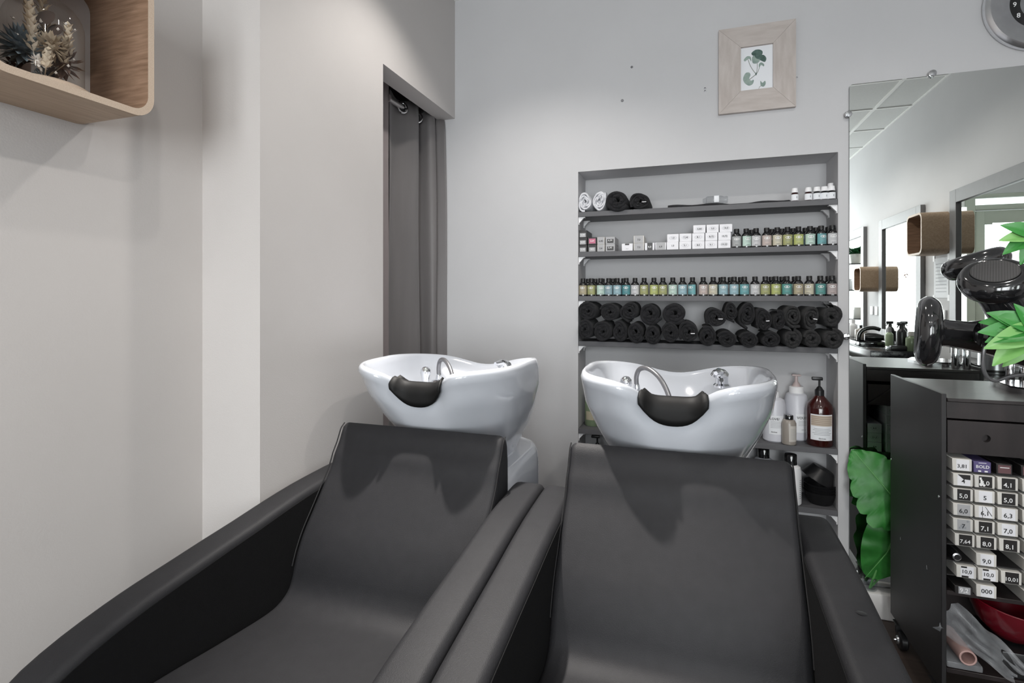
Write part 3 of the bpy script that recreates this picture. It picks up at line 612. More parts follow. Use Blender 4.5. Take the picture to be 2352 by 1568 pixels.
A3 = lambda x, y: (1300 + x / 5.406, 330 + y / 5.406)
wt = [towel_mesh(2.2, 3.4, .0125, TOWELW, loose=.20, L=.15), towel_mesh(4.1, 3.5, .0122, TOWELW, loose=.16, L=.15)]
roll(wt[0], *A3(235, 722), 92 / 5.406, 122 / 5.406, 'white rolled towel at the left end of the top shelf', 'white towels on the top shelf', .005)
roll(wt[1], *A3(415, 700), 88 / 5.406, 140 / 5.406, 'white rolled towel beside the big black roll on the top shelf', 'white towels on the top shelf', .005, .25)
roll(proto[1], *A3(635, 705), 160 / 5.406, 140 / 5.406, 'large black rolled towel on the top shelf', 'black towels on the top shelf', -.010)
roll(protot[0], *A3(915, 715), 132 / 5.406, 110 / 5.406, 'smaller black rolled towel with a white tag on the top shelf', 'black towels on the top shelf', -.005)

# ------------------------------------------------------------------ small things on the top shelf
ZT = 1.6181
m = MB(); q = random.Random(3); rows = []
x0, x1 = px_x(1534, .03), px_x(1815, .03)
for j in range(6): rows.append([(x0 + (x1 - x0) * k / 24, .018 + .03 * j, ZT + (0 if j in (0, 5) else .009 + .004 * math.sin(k * .7 + j) + .004 * math.sin(k * .31))) for k in range(25)])
rows.append([(a, b, ZT) for a, b, c_ in rows[-1]][:]); m.grid(rows); o = m.build('folded_cloth', TOWEL); tag(o, 'flat folded black cloth lying along the top shelf', 'cloth'); sd = o.modifiers.new('thick', 'SOLIDIFY'); sd.thickness = .004; sd.offset = 1
t = thing('clear_bottle', 'clear plastic bottle with a blank label lying on the black cloth', 'bottle', (px_x(1652, .06), .06, ZT + .013))
cl = MB(); cl.lathe([(0, 0), (.016, 0), (.018, .003), (.018, .06), (.015, .068), (.0135, .070), (.0135, .076), (.0145, .077), (.0145, .084), (.0135, .086), (0, .086)], 20, at=(-.052, 0, .018), ax=(1, .02, .0)); cl.lathe([(0, 0), (.009, .0), (.012, .012), (.016, .016)], 16, at=(-.068, 0, .018), ax=(1, .02, 0)); cl.build('bottle_shell', CLEARP, t)
MB().rbox(-.022, -.002, -.0195, -.0185, .006, .034, .0004).build('label', PAPER, t)
dro = [(1110, 712), (1278, 695), (1385, 688), (1478, 682), (1565, 672)]
for i, (x, yb) in enumerate(dro):
    p = 1620 + x / 5.406; y = .022 if i < 4 else .020; t = thing('dropper_bottle', f'small brown bottle with white cap, {ordn(i)} from left on the top shelf', 'bottle', (px_x(p, y), y, ZT), 'small white-capped bottles on the top shelf')
    MB().lathe([(0, 0), (.0135, 0), (.0145, .001), (.0145, .030), (.0085, .036), (.0085, .040), (0, .040)], 18).build('body', AMBER if i < 2 else GLOSSB, t)
    MB().lathe([(.0132, .036), (.0138, .0365), (.0118, .050), (.0118, .0545), (0, .0555)], 18).build('cap', BRACK, t)
    m = MB(); m.grid([[wrap(.0148, -.02 + .04 * k / 10, z, 0) for k in range(11)] for z in (.003, .0285)], 0); m.grid([[wrap(.0150, .004 + .003 * k, z, 0) for k in range(2)] for z in (.012, .020)], 1); m.build('label', [PAPER, INKG], t)
y = .085; t = thing('dropper_bottle', 'taller white-capped bottle standing behind the others on the top shelf', 'bottle', (px_x(1909, y), y, ZT), 'small white-capped bottles on the top shelf')
MB().lathe([(0, 0), (.0155, 0), (.0165, .001), (.0165, .050), (.009, .060), (.009, .064), (0, .064)], 18).build('body', GLOSSB, t); MB().lathe([(.0138, .062), (.0142, .0625), (.0125, .078), (0, .0795)], 18).build('cap', BRACK, t)

# ------------------------------------------------------------------ pump bottles and bowls on the two low shelves
Z5, Z6 = .6172, .3712
def pump(mb, z, r, h, mi=0):
    mb.lathe([(r, z), (r, z + h * .28), (r * .75, z + h * .34), (r * .5, z + h * .45), (.0042, z + h * .5), (.0042, z + h * .82)], 16, mi); mb.rbox(-.028, .012, -.008, .008, z + h * .82, z + h, .003, mi)
def flat_label(m, r, x0, x1, z0, z1, mi=0, d=.0004): m.grid([[wrap(r + d, x0 + (x1 - x0) * k / 10, z, 0) for k in range(11)] for z in (z0, z1)], mi)
def lit(n, y): return px_x(n, y), y
x, y = lit(1778, .07); t = thing('shampoo_bottle', 'translucent white bottle half hidden by the right basin', 'bottle', (x, y, Z5))
MB().lathe([(0, 0), (.040, 0), (.044, .005), (.044, .155), (.038, .175), (.018, .185), (0, .185)], 28).build('body', MILK, t); mm = MB(); mm.lathe([(.020, .184), (.020, .208), (.0, .210)], 20); mm.build('cap', BRACK, t)
m = MB(); flat_label(m, .044, -.026, .040, .034, .112); m.text('LOVE/', .014, lambda a, b: wrap(.0449, a - .004, b, .098), 1)
for k in range(5): flat_label(m, .044, -.020, .026 - .006 * (k == 4), .062 + .006 * k, .0632 + .006 * k, 2, .0008)
m.text('davines', .008, lambda a, b: wrap(.0449, a - .006, b, .044), 1); m.build('label', [PAPER, INK, INKG], t)
x, y = lit(1829, .128); t = thing('shampoo_bottle', 'tall translucent pump bottle standing behind the small beige bottle', 'bottle', (x, y, Z5))
MB().lathe([(0, 0), (.043, 0), (.047, .005), (.047, .165), (.040, .19), (.028, .198), (0, .198)], 28).build('body', MILK, t)
mm = MB(); mm.lathe([(.029, .197), (.029, .222), (.026, .225), (0, .226)], 22); mm.build('collar', BRACK, t); mm = MB(); mm.lathe([(.018, .225), (.014, .235), (.007, .245), (.0055, .272)], 14); mm.rbox(-.018, .018, -.008, .008, .268, .276, .003); mm.build('pump', mat('pump_pale', (.55, .45, .44), .4), t)
m = MB(); flat_label(m, .047, -.010, .046, .036, .114); m.text('VOU/', .015, lambda a, b: wrap(.0479, a + .012, b, .098), 1)
for k in range(4): flat_label(m, .047, .0, .036, .066 + .006 * k, .0672 + .006 * k, 2, .0008)
m.text('1000 ml', .006, lambda a, b: wrap(.0479, a + .020, b, .048), 2); m.build('label', [PAPER, INK, INKG], t)
x, y = lit(1812, .022); t = thing('small_bottle', 'small beige bottle with black cap in front of the pump bottle', 'bottle', (x, y, Z5))
MB().lathe([(0, 0), (.024, 0), (.0275, .004), (.0275, .088), (.022, .100), (.015, .104), (0, .104)], 24).build('body', TAUPE, t); MB().lathe([(.0165, .103), (.0165, .119), (.015, .121), (0, .121)], 20).build('cap', GLOSSB, t)
m = MB(); flat_label(m, .0275, -.004, .030, .016, .080)
for k in range(9): flat_label(m, .0275, .002, .026, .026 + .005 * k, .0268 + .005 * k, 1, .0008)
m.build('label', [mat('label_beige', (.55, .52, .48), .6), INKG], t)
x, y = lit(1882, .055); t = thing('shampoo_bottle', 'amber red pump bottle with a beige striped label near the niche edge', 'bottle', (x, y, Z5))
MB().lathe([(0, 0), (.046, 0), (.050, .006), (.050, .150), (.046, .168), (.020, .198), (.016, .204), (0, .204)], 30).build('body', AMBER, t); mm = MB(); pump(mm, .203, .0175, .075); mm.build('pump', BLACK, t)
m = MB(); flat_label(m, .050, -.044, .044, .028, .132, 0); flat_label(m, .050, -.042, .042, .086, .128, 1, .0008)
for k in range(5): flat_label(m, .050, -.042, .042, .092 + .0075 * k, .0935 + .0075 * k, 3, .0011)
for k, wd in enumerate((.030, .036, .026, .034, .030)): flat_label(m, .050, -wd, wd, .050 + .006 * k, .0515 + .006 * k, 2, .0008)
m.text('davines', .009, lambda a, b: wrap(.0508, a, b, .036), 4); m.build('label', [PAPER, mat('label_kraft', (.50, .42, .34), .7), INKG, mat('label_brown', (.26, .20, .16), .7), INK], t)
x, y = lit(1352, .09); t = thing('shampoo_bottle', 'greenish bottle at the left end of the fifth niche shelf', 'bottle', (x + .02, y, Z5))
MB().lathe([(0, 0), (.035, 0), (.038, .005), (.038, .15), (.030, .175), (.014, .185), (0, .185)], 26).build('body', GREENB, t); MB().lathe([(.0145, .184), (.0145, .215), (0, .217)], 18).build('cap', BRACK, t); m = MB(); flat_label(m, .038, -.03, .03, .03, .07); m.build('label', [mat('label_sand', (.40, .36, .26), .6)], t)
for i, (p, y, lb) in enumerate(((1754, .10, 'pale bottle with black cap on the lowest shelf, partly behind the chair back'), (1816, .035, 'white bottle with tall black cap beside the black tint bowls'))):
    x, y = lit(p, y); t = thing('developer_bottle', lb, 'bottle', (x, y, Z6))
    MB().lathe([(0, 0), (.036, 0), (.040, .005), (.040, .135), (.036, .152), (.022, .162), (0, .162)], 28).build('body', BRACK if i else MILK, t); MB().lathe([(.0235, .161), (.0235, .200), (.022, .202), (0, .202)], 22).build('cap', GLOSSB, t)
    m = MB(); [flat_label(m, .040, .030, .050, .03 + .008 * k, .032 + .008 * k) for k in range(10)]; m.build('small_print', [INKG], t)
x, y = lit(1366, .06); t = thing('pump_bottle', 'black pump bottle under the fifth shelf at the left niche edge', 'bottle', (x + .012, y, Z6)); mm = MB(); mm.lathe([(0, 0), (.03, 0), (.032, .004), (.032, .12), (.014, .14), (0, .14)], 22); mm.build('body', GLOSSB, t); mm = MB(); pump(mm, .14, .014, .065); mm.build('pump', BLACK, t)
x, y = lit(1884, .075)
bowl = MB().lathe([(0, 0), (.040, 0), (.044, .004), (.062, .050), (.064, .052), (.061, .052), (.042, .008), (0, .006)], 30).mesh('tint_bowl', BLACK)
for k, lb in enumerate(('lowest of the stacked black tint bowls', 'second black tint bowl from the bottom of the stack', 'third black tint bowl from the bottom of the stack', 'fourth black tint bowl, just below the tilted one')):
    o = put(bowl, 'tint_bowl'); o.location = (x, y, Z6 + .011 * k); tag(o, lb, 'bowl', 'stack of black tint bowls')
o = put(bowl, 'tint_bowl'); o.location = (x + .012, y, Z6 + .143); o.rotation_euler = (R(180), R(28), 0); tag(o, 'black tint bowl tilted upside down on top of the stack', 'bowl', 'stack of black tint bowls')
# ------------------------------------------------------------------ wash basins
def sup(a, hw, hd, n=3.0):
    c_, s_ = math.cos(a), math.sin(a); k = (abs(c_) ** n + abs(s_) ** n) ** (-1 / n)
    return hw * c_ * k, hd * s_ * k
NB = 144; HW, HD = .252, .300
def rim(a):
    x, y = sup(a, HW, HD); v = y / HD; b = max(0, v) ** 1.5
    z = 1.024 - .022 * b - .032 * b * math.exp(-(x / .12) ** 2); nt = 0
    if y < 0:
        q = abs(x) / .090; nt = 1 / (1 + q ** 5); z -= .054 * nt; y += .072 * nt - .010 * math.exp(-((abs(x) - .125) / .05) ** 2)
    return x, y, z, b if v > 0 else 0, nt
RIM = [rim(2 * math.pi * k / NB) for k in range(NB)]
def interp(T, s):
    for (a, b), (c_, d) in zip(T, T[1:]):
        if s <= c_: return b + (d - b) * (s - a) / (c_ - a)
    return T[-1][1]
PROF = [(0, 1.0), (.09, 1.0), (.26, .982), (.47, .895), (.68, .785), (.82, .68), (.94, .58), (1, .55)]
def basin(name, label, X):
    t = thing(name, label, 'basin', (X, -.84, 0), 'backwash basins')
    rows = []
    for sc, dz, dp in ((.06, -.195, 0), (.40, -.190, 0), (.62, -.165, .45), (.78, -.115, .70), (.86, -.060, .70), (.905, -.022, .5), (.925, -.006, 0), (.945, .002, 0), (.968, .003, 0), (.988, -.003, 0), (1.0, -.014, 0)):
        rows.append([(x * sc, y * sc + .045 * nt * (1 - sc) * 0, (z + .056 * nt * min(1, max(0, (.9 - sc) / .3))) + dz * (1 - dp * b)) for x, y, z, b, nt in RIM])
    for i in range(1, 19):
        s = .04 + .96 * i / 18; f = interp(PROF, s); r = []
        for x, y, z, b, nt in RIM:
            y2 = y - .072 * nt * min(1, s / .45); r.append((x * f, y2 * f + .17 * s, z + (.68 - z) * s))
        rows.append(r)
    m = MB(); m.grid(rows, close=True); m.build('bowl', PORC, t, 70)
    m = MB(); st = [(x, y) for x, y in rrect(.41, .60, .19, 12)]
    R_ = [[(x * k, .155 + y * k, z) for x, y in st] for k, z in ((1, 0), (1, .60), (.995, .635), (.975, .662), (.94, .676), (.88, .681))]
    m.grid(R_, close=True); m.add(R_[-1], [tuple(range(len(st)))]); m.lathe([(.15, .675), (.13, .70), (.14, .73)], 24, at=(0, .17, 0)); m.build('pedestal', PORC, t, 50)
    # neck pad in the front notch
    idx = [k for k in range(NB) if RIM[k][1] < 0 and abs(RIM[k][0]) < .084]; rows = []
    for sc, dz in ((.82, -.050), (.88, -.022), (.925, .004), (.955, .010), (.985, .008), (1.010, -.004), (1.022, -.022), (1.022, -.040), (1.016, -.056)):
        r = []
        for k in idx:
            x, y, z, b, nt = RIM[k]; e = 1 - (abs(x) / .090) ** 2.2 * .8
            r.append((x * min(sc, 1.0), y * sc - (.030 * .25 if sc > 1 else 0), z + dz * (e if dz < -.01 else 1) + (.0 if sc > .9 else .02)))
        rows.append(r)
    m = MB(); m.grid(rows); o = m.build('neck_pad', RUBBER, t, 70); sd = o.modifiers.new('thick', 'SOLIDIFY'); sd.thickness = .006; sd.offset = 0
    # mixer lever, hose, hand shower
    m = MB(); m.lathe([(0, 0), (.026, 0), (.026, .006), (.020, .012), (.0185, .034), (.012, .040), (0, .042)], 24, at=(.133, .152, .952))
    m.lathe([(0, .012), (.016, .006), (.021, -.004), (.016, -.010), (0, -.012)], 20, at=(.125, .135, .996), ax=(-.15, -.45, 1), sx=1.25, sy=1.0); m.tube([(.128, .14, .992), (.122, .112, 1.004), (.112, .085, 1.002)], [.015, .011, .006], 10)
    mx = m.build('mixer', CHROME, t); MB().lathe([(0, 0), (.006, 0), (.005, .003), (0, .003)], 12, at=(.130, .130, .976), ax=(0, -1, .1)).build('temperature_mark', BLACK, mx)
    m = MB(); m.lathe([(0, 0), (.026, 0), (.028, .004), (.024, .008), (.012, .010), (.0105, .022), (.0085, .030), (0, .03)], 22, at=(-.118, .128, .922)); m.build('hose_socket', CHROME, t)
    P = smooth_pts([(-.118, .128, .945), (-.119, .128, .975), (-.108, .118, 1.000), (-.082, .098, 1.006), (-.050, .070, .988), (-.026, .046, .955), (-.012, .030, .915), (-.006, .02, .87)], 5); MB().tube(P, .0075, 12).build('hose', HOSE, t)
    m = MB(); m.lathe([(0, 0), (.013, 0), (.013, .014), (.009, .018), (.0085, .040), (.012, .046), (.013, .056), (.016, .066), (.0185, .076), (.0165, .088), (.009, .096), (0, .098)], 20, at=(-.150, .085, .885), ax=(.05, -.06, 1)); m.rbox(-.162, -.138, .074, .100, .90, .916, .004); m.build('hand_shower', CHROME, t)
    return t
X1, X2 = .383, 1.0745
basin('wash_basin', 'white glazed backwash basin at left, in front of the curtain', X1)
basin('wash_basin', 'white glazed backwash basin at right, in front of the niche shelves', X2 - .004)

# ------------------------------------------------------------------ armchairs
back_prof = [(-1.090, .825), (-1.103, .80), (-1.122, .773), (-1.140, .737), (-1.183, .683), (-1.222, .635), (-1.250, .600), (-1.273, .560), (-1.287, .525)]
back_poly = smooth_pts(back_prof, 2) + [(-1.26, .50), (-1.20, .36), (-1.05, .36), (-1.040, .50), (-1.036, .60), (-1.034, .70), (-1.035, .78), (-1.040, .820), (-1.050, .842), (-1.064, .850), (-1.080, .843)]
seat_top = [(-1.287, .5245), (-1.297, .495), (-1.312, .470), (-1.345, .455), (-1.39, .458), (-1.47, .466), (-1.546, .475), (-1.62, .485), (-1.69, .492), (-1.76, .493), (-1.81, .485), (-1.845, .465), (-1.862, .435), (-1.865, .40)]
seat_poly = smooth_pts(seat_top, 2) + [(-1.86, .34), (-1.70, .33), (-1.45, .33), (-1.225, .345), (-1.262, .50)]
arm_top = [(-.962, .655), (-.968, .685), (-.985, .703), (-1.02, .709), (-1.10, .707), (-1.20, .702), (-1.30, .692), (-1.40, .679), (-1.48, .670), (-1.56, .660), (-1.64, .650), (-1.70, .640), (-1.77, .624), (-1.83, .603), (-1.858, .582), (-1.872, .55), (-1.876, .51)]
arm_s = smooth_pts(arm_top, 2)
arm_poly = arm_s + [(-1.876, .40), (-1.876, .25), (-1.876, .10), (-1.40, .10), (-.962, .10), (-.962, .30), (-.962, .50)]
HB, AW = .257, .088
def side_line(poly, x, d):      # seam tube following an outline, at x, inset by d
    return [(x, y + 0, z - d) for y, z in poly]
def armchair(label, X, tear=False):
    t = thing('wash_armchair', label, 'armchair', (X, -1.4, 0), 'backwash armchairs')
    shell = smooth_pts(back_prof[:-1] + [(-1.287, .525), (-1.297, .495), (-1.312, .473), (-1.345, .459)] + seat_top[4:], 3) + seat_poly[-7:-1] + [(-1.24, .34), (-1.05, .34)] + [(-1.040, .50), (-1.036, .60), (-1.034, .70), (-1.035, .78), (-1.040, .820), (-1.050, .842), (-1.064, .850), (-1.080, .843)]
    m = MB(); m.rext([(y + 1.4, z) for y, z in shell], -HB, HB, .018); nF = len(shell)
    b, seat = split(m, ('backrest', 'seat'), LEATHER, t, lambda c_: 0 if (c_.z > .50 and c_.y > .02) or c_.y > .16 else 1)
    for s_ in (-1, 1):
        P = [(s_ * (HB - .0015), y + 1.4 + .001, z) for y, z in smooth_pts([(-1.066, .8485), (-1.082, .838)] + back_prof, 2)]; MB().tube(P, .0018, 6).build('seam', PIPING, b)
    for s_ in (-1, 1):
        x0, x1 = sorted((s_ * (HB + .0005), s_ * (HB + AW)))
        m = MB(); m.rext([(y + 1.4, z) for y, z in arm_poly], x0, x1, .018, seg=5); a = m.build('armrest', LEATHER, t, 50)
        for xx in (x0 + .0045, x1 - .0045): MB().tube([(xx, y + 1.4, z - .0125) for y, z in arm_s], .0020, 6).build('seam', PIPING, a)
        pin = [(y + 1.4, z - .016) for y, z in arm_s if z > .60] + [(.42 * 0 - .46, .50), (-.46, .34), (.40, .34), (.40, .60)]
        xi = s_ * HB; m = MB(); m.prism(pin, lambda p, q: (xi + s_ * .0004, p, q), lambda p, q: (xi - s_ * .0012, p, q)); m.build('inner_panel', LEATHERB, t, 50)
        if tear and s_ == 1:
            q = MB(); q.lathe([(0, 0), (.006, .0003), (.004, .0012), (0, .0008)], 9, at=(x0 + .055, -1.36 + 1.4 + .0, .6845), ax=(.1, -.1, 1), sx=1.6); q.build('leather_tear', BLACK, a)
    MB().rbox(-HB + .02, HB - .02, -.42, .34, 0, .335, .006).build('base', BLACK, t)
armchair('black leatherette armchair at left, standing along the left wall', X1)
armchair('black leatherette armchair at right, with a small tear on its right armrest', X2, True)

# ------------------------------------------------------------------ trolley
TX0, TX1, TY0, TY1 = 1.80, 2.21, -.569, -.166
t = thing('salon_trolley', 'dark wooden salon trolley with drawer and racks of colour tubes', 'trolley', (2.005, -.37, 0))
for x in (TX0, TX1 - .012):
    m = MB(); m.rbox(x, x + .012, TY0, TY1, .085, .946, .0012, seg=1); sp = m.build('side_panel', TROLS, t, world=True)
    if x == TX0:
        for y, z, r in ((-.553, .643, .0045), (-.174, .64, .0045)): MB().lathe([(0, 0), (r, 0), (r * .8, .002), (0, .0025)], 12, at=(x, y, z), ax=(-1, 0, 0)).build('screw', CHROME, sp, world=True)
        m = MB(); m.flat([(-.262, .388), (-.259, .389), (-.258, .398), (-.261, .397)], lambda a, b: (x - .0003, a, b)); m.flat([(-.474, .391), (-.470, .391), (-.467, .402), (-.471, .402)], lambda a, b: (x - .0003, a, b)); m.build('paint_chip', CARD, sp, world=True)
def tb(name, x0, x1, y0, y1, z0, z1, r=.001, mt_=TROL, par=None): return MB().rbox(x0, x1, y0, y1, z0, z1, r, seg=1).build(name, mt_, par or t, world=True)
I0, I1 = TX0 + .0125, TX1 - .0125
tb('top_board', I0, I1, TY0 - .004, TY1 + .004, .925, .935)
for yf, s_ in ((TY0, 1), (TY1, -1)):
    a, b = sorted((yf + s_ * .002, yf + s_ * .016)); tb('fascia', I0, I1, a, b, .876, .9245)
    # drawer front with its round finger hole: a ring of quads around the hole
    d0 = yf + s_ * .001; d1 = yf + s_ * .015; zc, xc, hr = .825, 1.905 if s_ == 1 else 2.105, .0105
    m = MB(); x0, x1, z0, z1 = I0 + .002, I1 - .002, .777, .871; n = 24; ring = []; outer = []
    for k in range(n):
        an = 2 * math.pi * k / n; c_, q = math.cos(an), math.sin(an); ring.append((xc + hr * c_, zc + hr * q))
        f = min([((x1 - xc) / c_) if c_ > 1e-6 else 9, ((x0 - xc) / c_) if c_ < -1e-6 else 9, ((z1 - zc) / q) if q > 1e-6 else 9, ((z0 - zc) / q) if q < -1e-6 else 9]); outer.append((xc + f * c_, zc + f * q))
    for cx_, cz_ in ((x1, z1), (x0, z1), (x0, z0), (x1, z0)):
        k = min(range(n), key=lambda j: (outer[j][0] - cx_) ** 2 * 1 + (outer[j][1] - cz_) ** 2); outer[k] = (cx_, cz_)
    m.grid([[(a_, d1, b_) for a_, b_ in ring], [(a_, d0, b_) for a_, b_ in ring], [(a_, d0, b_) for a_, b_ in outer], [(a_, d1, b_) for a_, b_ in outer]], close=True)
    m.box(I0 + .01, I1 - .01, *sorted((d1 + s_ * .002, d1 + s_ * .15)), .79, .86)
    m.build('drawer', TROL, t, 30, world=True)
tb('divider', I0, I1, -.372, -.366, .158, .876); tb('middle_board', I0, I1, TY0 + .002, TY1 - .002, .368, .380); tb('bottom_board', I0, I1, TY0 + .002, TY1 - .002, .143, .156)
for x in (1.812, 2.198):
    for y in (-.225, -.515):
        m = MB(); m.box(x - .018, x + .018, y - .018, y + .018, .080, .1428 if 1.813 < x < 2.197 else .0845); m.rbox(x - .016, x + .016, y - .006, y + .006, .050, .084, .002); c_ = m.build('caster', BLACK, t, world=True)
        MB().lathe([(0, -.012), (.026, -.012), (.030, -.008), (.030, .008), (.026, .012), (0, .012)], 22, at=(x, y - .014, .031), ax=(1, 0, 0)).build('wheel', BLACK, c_)
        MB().lathe([(0, 0), (.014, 0), (.012, .005), (.004, .006), (.003, .012), (0, .012)], 16, at=(x - .0125, y - .014, .031), ax=(-1, 0, 0)).build('wheel_cap', STEEL, c_)
for z in (.7248, .6838, .6418, .5988, .5558, .5128, .4658, .4248): tb('rack_shelf', I0, I1, -.568, -.380, z, z + .0028, .0005, TROLS)
# tubes of colour standing in the racks, fronts towards the room
rows = [(.7278, ['3,81', 'V', 'Q', 'Q2']), (.6868, ['4', 'M4,0', 'K4,1', '4,3']), (.6448, ['K5,0', '5', 'K5,0', 'K5,3']), (.6018, ['g6,0', 'L6,1', '6,3', 'K6,4']), (.5588, ['A7', 'K7,1', '7,0', '7,3']), (.5158, ['K7,64', 'K8,0', 'K8,1', '8,3']), (.4688, ['T', '9,0', None, '9,1']), (.4278, ['B10,0', 'B10,0', 'K10,01', '10,1']), (.3808, ['N9,2', '000', None, '0,1'])]
nth = ['top', 'second', 'third', 'fourth', 'fifth', 'sixth', 'seventh', 'eighth', 'lowest']; colw = ['leftmost', 'second from left', 'third from left', 'at the right frame edge']
seen = {}
for r, (z, row) in enumerate(rows):
    for c_, q in enumerate(row):
        if q is None: continue
        x = (1.8255, 1.8755, 1.9275, 1.983)[c_]; x += .004 * (r in (5, 7)) + (.002 if r in (6, 7, 8) else 0); y = -.5755 - (.004 if r > 5 else 0); w_, h_, d_ = .046, .0345, .165
        if r == 0: y += .006
        num = q.lstrip('VQKMgLABNT'); ty = q[0] if q[0] in 'VQKMgLABNT' else '.'
        where = f'{nth[r]} trolley rack row, {colw[c_]}'
        if ty == 'T':
            o = thing('colour_tube', 'metal colour tube lying with its cap outwards, ' + where, 'tube', (x + .008, y + .006, z + .0125)); MB().lathe([(0, 0), (.0075, 0), (.011, .002), (.0115, .020), (.0125, .024), (.0125, .12), (.004, .15), (0, .15)], 18, ax=(0, 1, 0)).build('tube_body', STEEL, o); MB().lathe([(.0076, -.0005), (.0075, -.001), (0, -.001)], 16, ax=(0, 1, 0)).build('cap_recess', BLACK, o); continue
        P = (.20, .86, .05, .95)
        mats = {'.': (CARDI, CARD, INK), 'g': (CARDI, CARDG, INK), 'K': (CARDI, CARDK, INKW), 'M': (CARDI, CARDK, INKW), 'L': (CARDI, CARD, INK), 'A': (CARDI, CARDG, INK), 'B': (CARDI, CARD, INK), 'V': (CARDV, CARDV, INKW), 'Q': (CARDK, CARDQ, INKW), 'N': (CARDK, CARDG, INKW)}[ty]
        desc = {'.': 'white fronted', 'g': 'grey fronted', 'K': 'black fronted', 'M': 'marbled black and white', 'L': 'white striped', 'A': 'grey patterned', 'B': 'white and black fronted', 'V': 'violet', 'Q': 'black and pink', 'N': 'small black'}[ty]
        if ty == 'Q': num = ''
        if ty == 'V': num = 'BOLD'; P = None
        if ty == 'N': w_, h_ = .042, .022
        if ty in 'Q': w_, h_ = .036, .030; P = (.10, .90, .12, .88)
        if ty == 'V': w_, h_ = .040, .031
        lb = f'{desc} colour carton' + (f' printed {num}' if num and ty != 'V' else '') + ', ' + where
        T = card_box('colour_carton', (x, y, z), w_, h_, d_, mats, num, lb, 'colour cartons in the trolley rack', (.012 if ty == 'V' else .017 if len(num) < 4 else .0145), plate=P, tz=.04 if ty == 'V' else .02 if ty == 'B' else -.10 if r < 8 else 0)
        m = MB(); e = .0009
        if ty in 'MA':
            for k in range(7): a_, b_ = rnd.uniform(.22, .75), rnd.uniform(.1, .75); m.box(w_ * a_, w_ * (a_ + .10), -e - k * .00004, -e + .0001, h_ * b_, h_ * (b_ + .18))
        if ty == 'L': m.add([(w_ * u, -e, h_ * v) for u, v in ((.5, .95), (.53, .95), (.86, .25), (.83, .22))], [(0, 1, 2, 3)]); m.box(w_ * .36, w_ * .38, -e, 0, h_ * .05, h_ * .95)
        if ty == 'B': m.box(w_ * .22, w_ * .52, -e, 0, h_ * .83, h_ * .95); m.box(w_ * .25, w_ * .60, -e, 0, h_ * .05, h_ * .20)
        if q == '4': m.add([(w_ * u, -e, h_ * v) for u, v in ((.20, .95), (.86, .95), (.86, .55), (.5, .58), (.35, .78))], [(0, 1, 2, 3, 4)])
        if ty == 'Q': m.box(w_ * .22, w_ * .80, -e, 0, h_ * .62, h_ * .68)
        if ty == 'V': m.box(w_ * .28, w_ * .72, -e, 0, h_ * .86, h_ * .90); m.box(w_ * .25, w_ * .42, -e, 0, h_ * .08, h_ * .20); m.box(w_ * .62, w_ * .80, -e, 0, h_ * .08, h_ * .20)
        if m.v: m.build('front_pattern', [INKG if ty in 'A' else INKW if ty in 'MVQ' else CARDK], T)
# cartons on the side of the trolley that faces the mirror
for c_, (x, n, z0) in enumerate(((1.868, 3, .5835), (1.934, 5, .5835))):
    for k in range(n):
        t2 = card_box('colour_carton', (x, -.170 - .002 * (k % 2), z0 + k * .0385), .050, .0375, .165, (CARD, CARD, INK, INKG), ('4,8', '5,12', '0,4', '', '6,12')[k], f'white carton in the {("left", "right")[c_]} mirrored stack behind the trolley, {ordn(k)} from the bottom', 'cartons on the mirror side of the trolley', .010, frame=k != 0, rz=math.pi)
tb('rear_rack_shelf', I0, I1, -.364, -.168, .575, .583)
# bowl, roll and film in the bottom compartment
tag(MB().rbox(1.945, 2.19, -.56, -.39, .1565, .228, .004).build('storage_box', BLACK), 'flat black storage box under the red bowl', 'box')
o = thing('mixing_bowl', 'glossy dark red plastic bowl in the bottom of the trolley', 'bowl', (2.0, -.478, .2285)); pf = [(0, .0), (.045, 0), (.050, .003), (.082, .038), (.104, .092), (.108, .108), (.111, .110), (.109, .112), (.104, .109), (.099, .092), (.076, .038), (.045, .008), (0, .006)]
MB().lathe(pf, 44, at=(0, 0, .0125), ax=(.03, -.10, 1)).build('bowl', RED, o); MB().rbox(-.130, -.104, -.012, .012, .112, .120, .003).build('spout', RED, o)
o = MB().lathe([(.019, 0), (.021, .001), (.021, .13), (.019, .131), (.0165, .13), (.0165, .001), (.019, 0)], 26, at=(1.862, -.572, .197), ax=(0, 1, -.02)).build('paper_roll', PINK); tag(o, 'pink cardboard tube lying at the bottom left of the trolley', 'tube')
m = MB(); rows_ = []
for j in range(13):
    r = []
    for k in range(26):
        u, v = k / 25, j / 12 - .5; wd = .085 * (1 - .45 * u)
        r.append((1.815 + .17 * u + v * wd * .75, -.552 - .020 * u + .012 * math.sin(9 * u + 5 * v) + .006 * math.sin(23 * v + 4 * u), .300 - .122 * u + v * wd * .95 + .004 * math.sin(12 * u)))
    rows_.append(r)
m.grid(rows_); o = m.build('plastic_film', BAG, sharp=180); tag(o, 'crumpled clear plastic film hanging in the bottom compartment', 'plastic film')
MB2 = MB(); MB2.rbox(1.815, 1.90, -.565, -.42, .157, .1755, .004); o = MB2.build('flat_packet', BAG); tag(o, 'flat clear packet under the pink cardboard tube', 'packet')
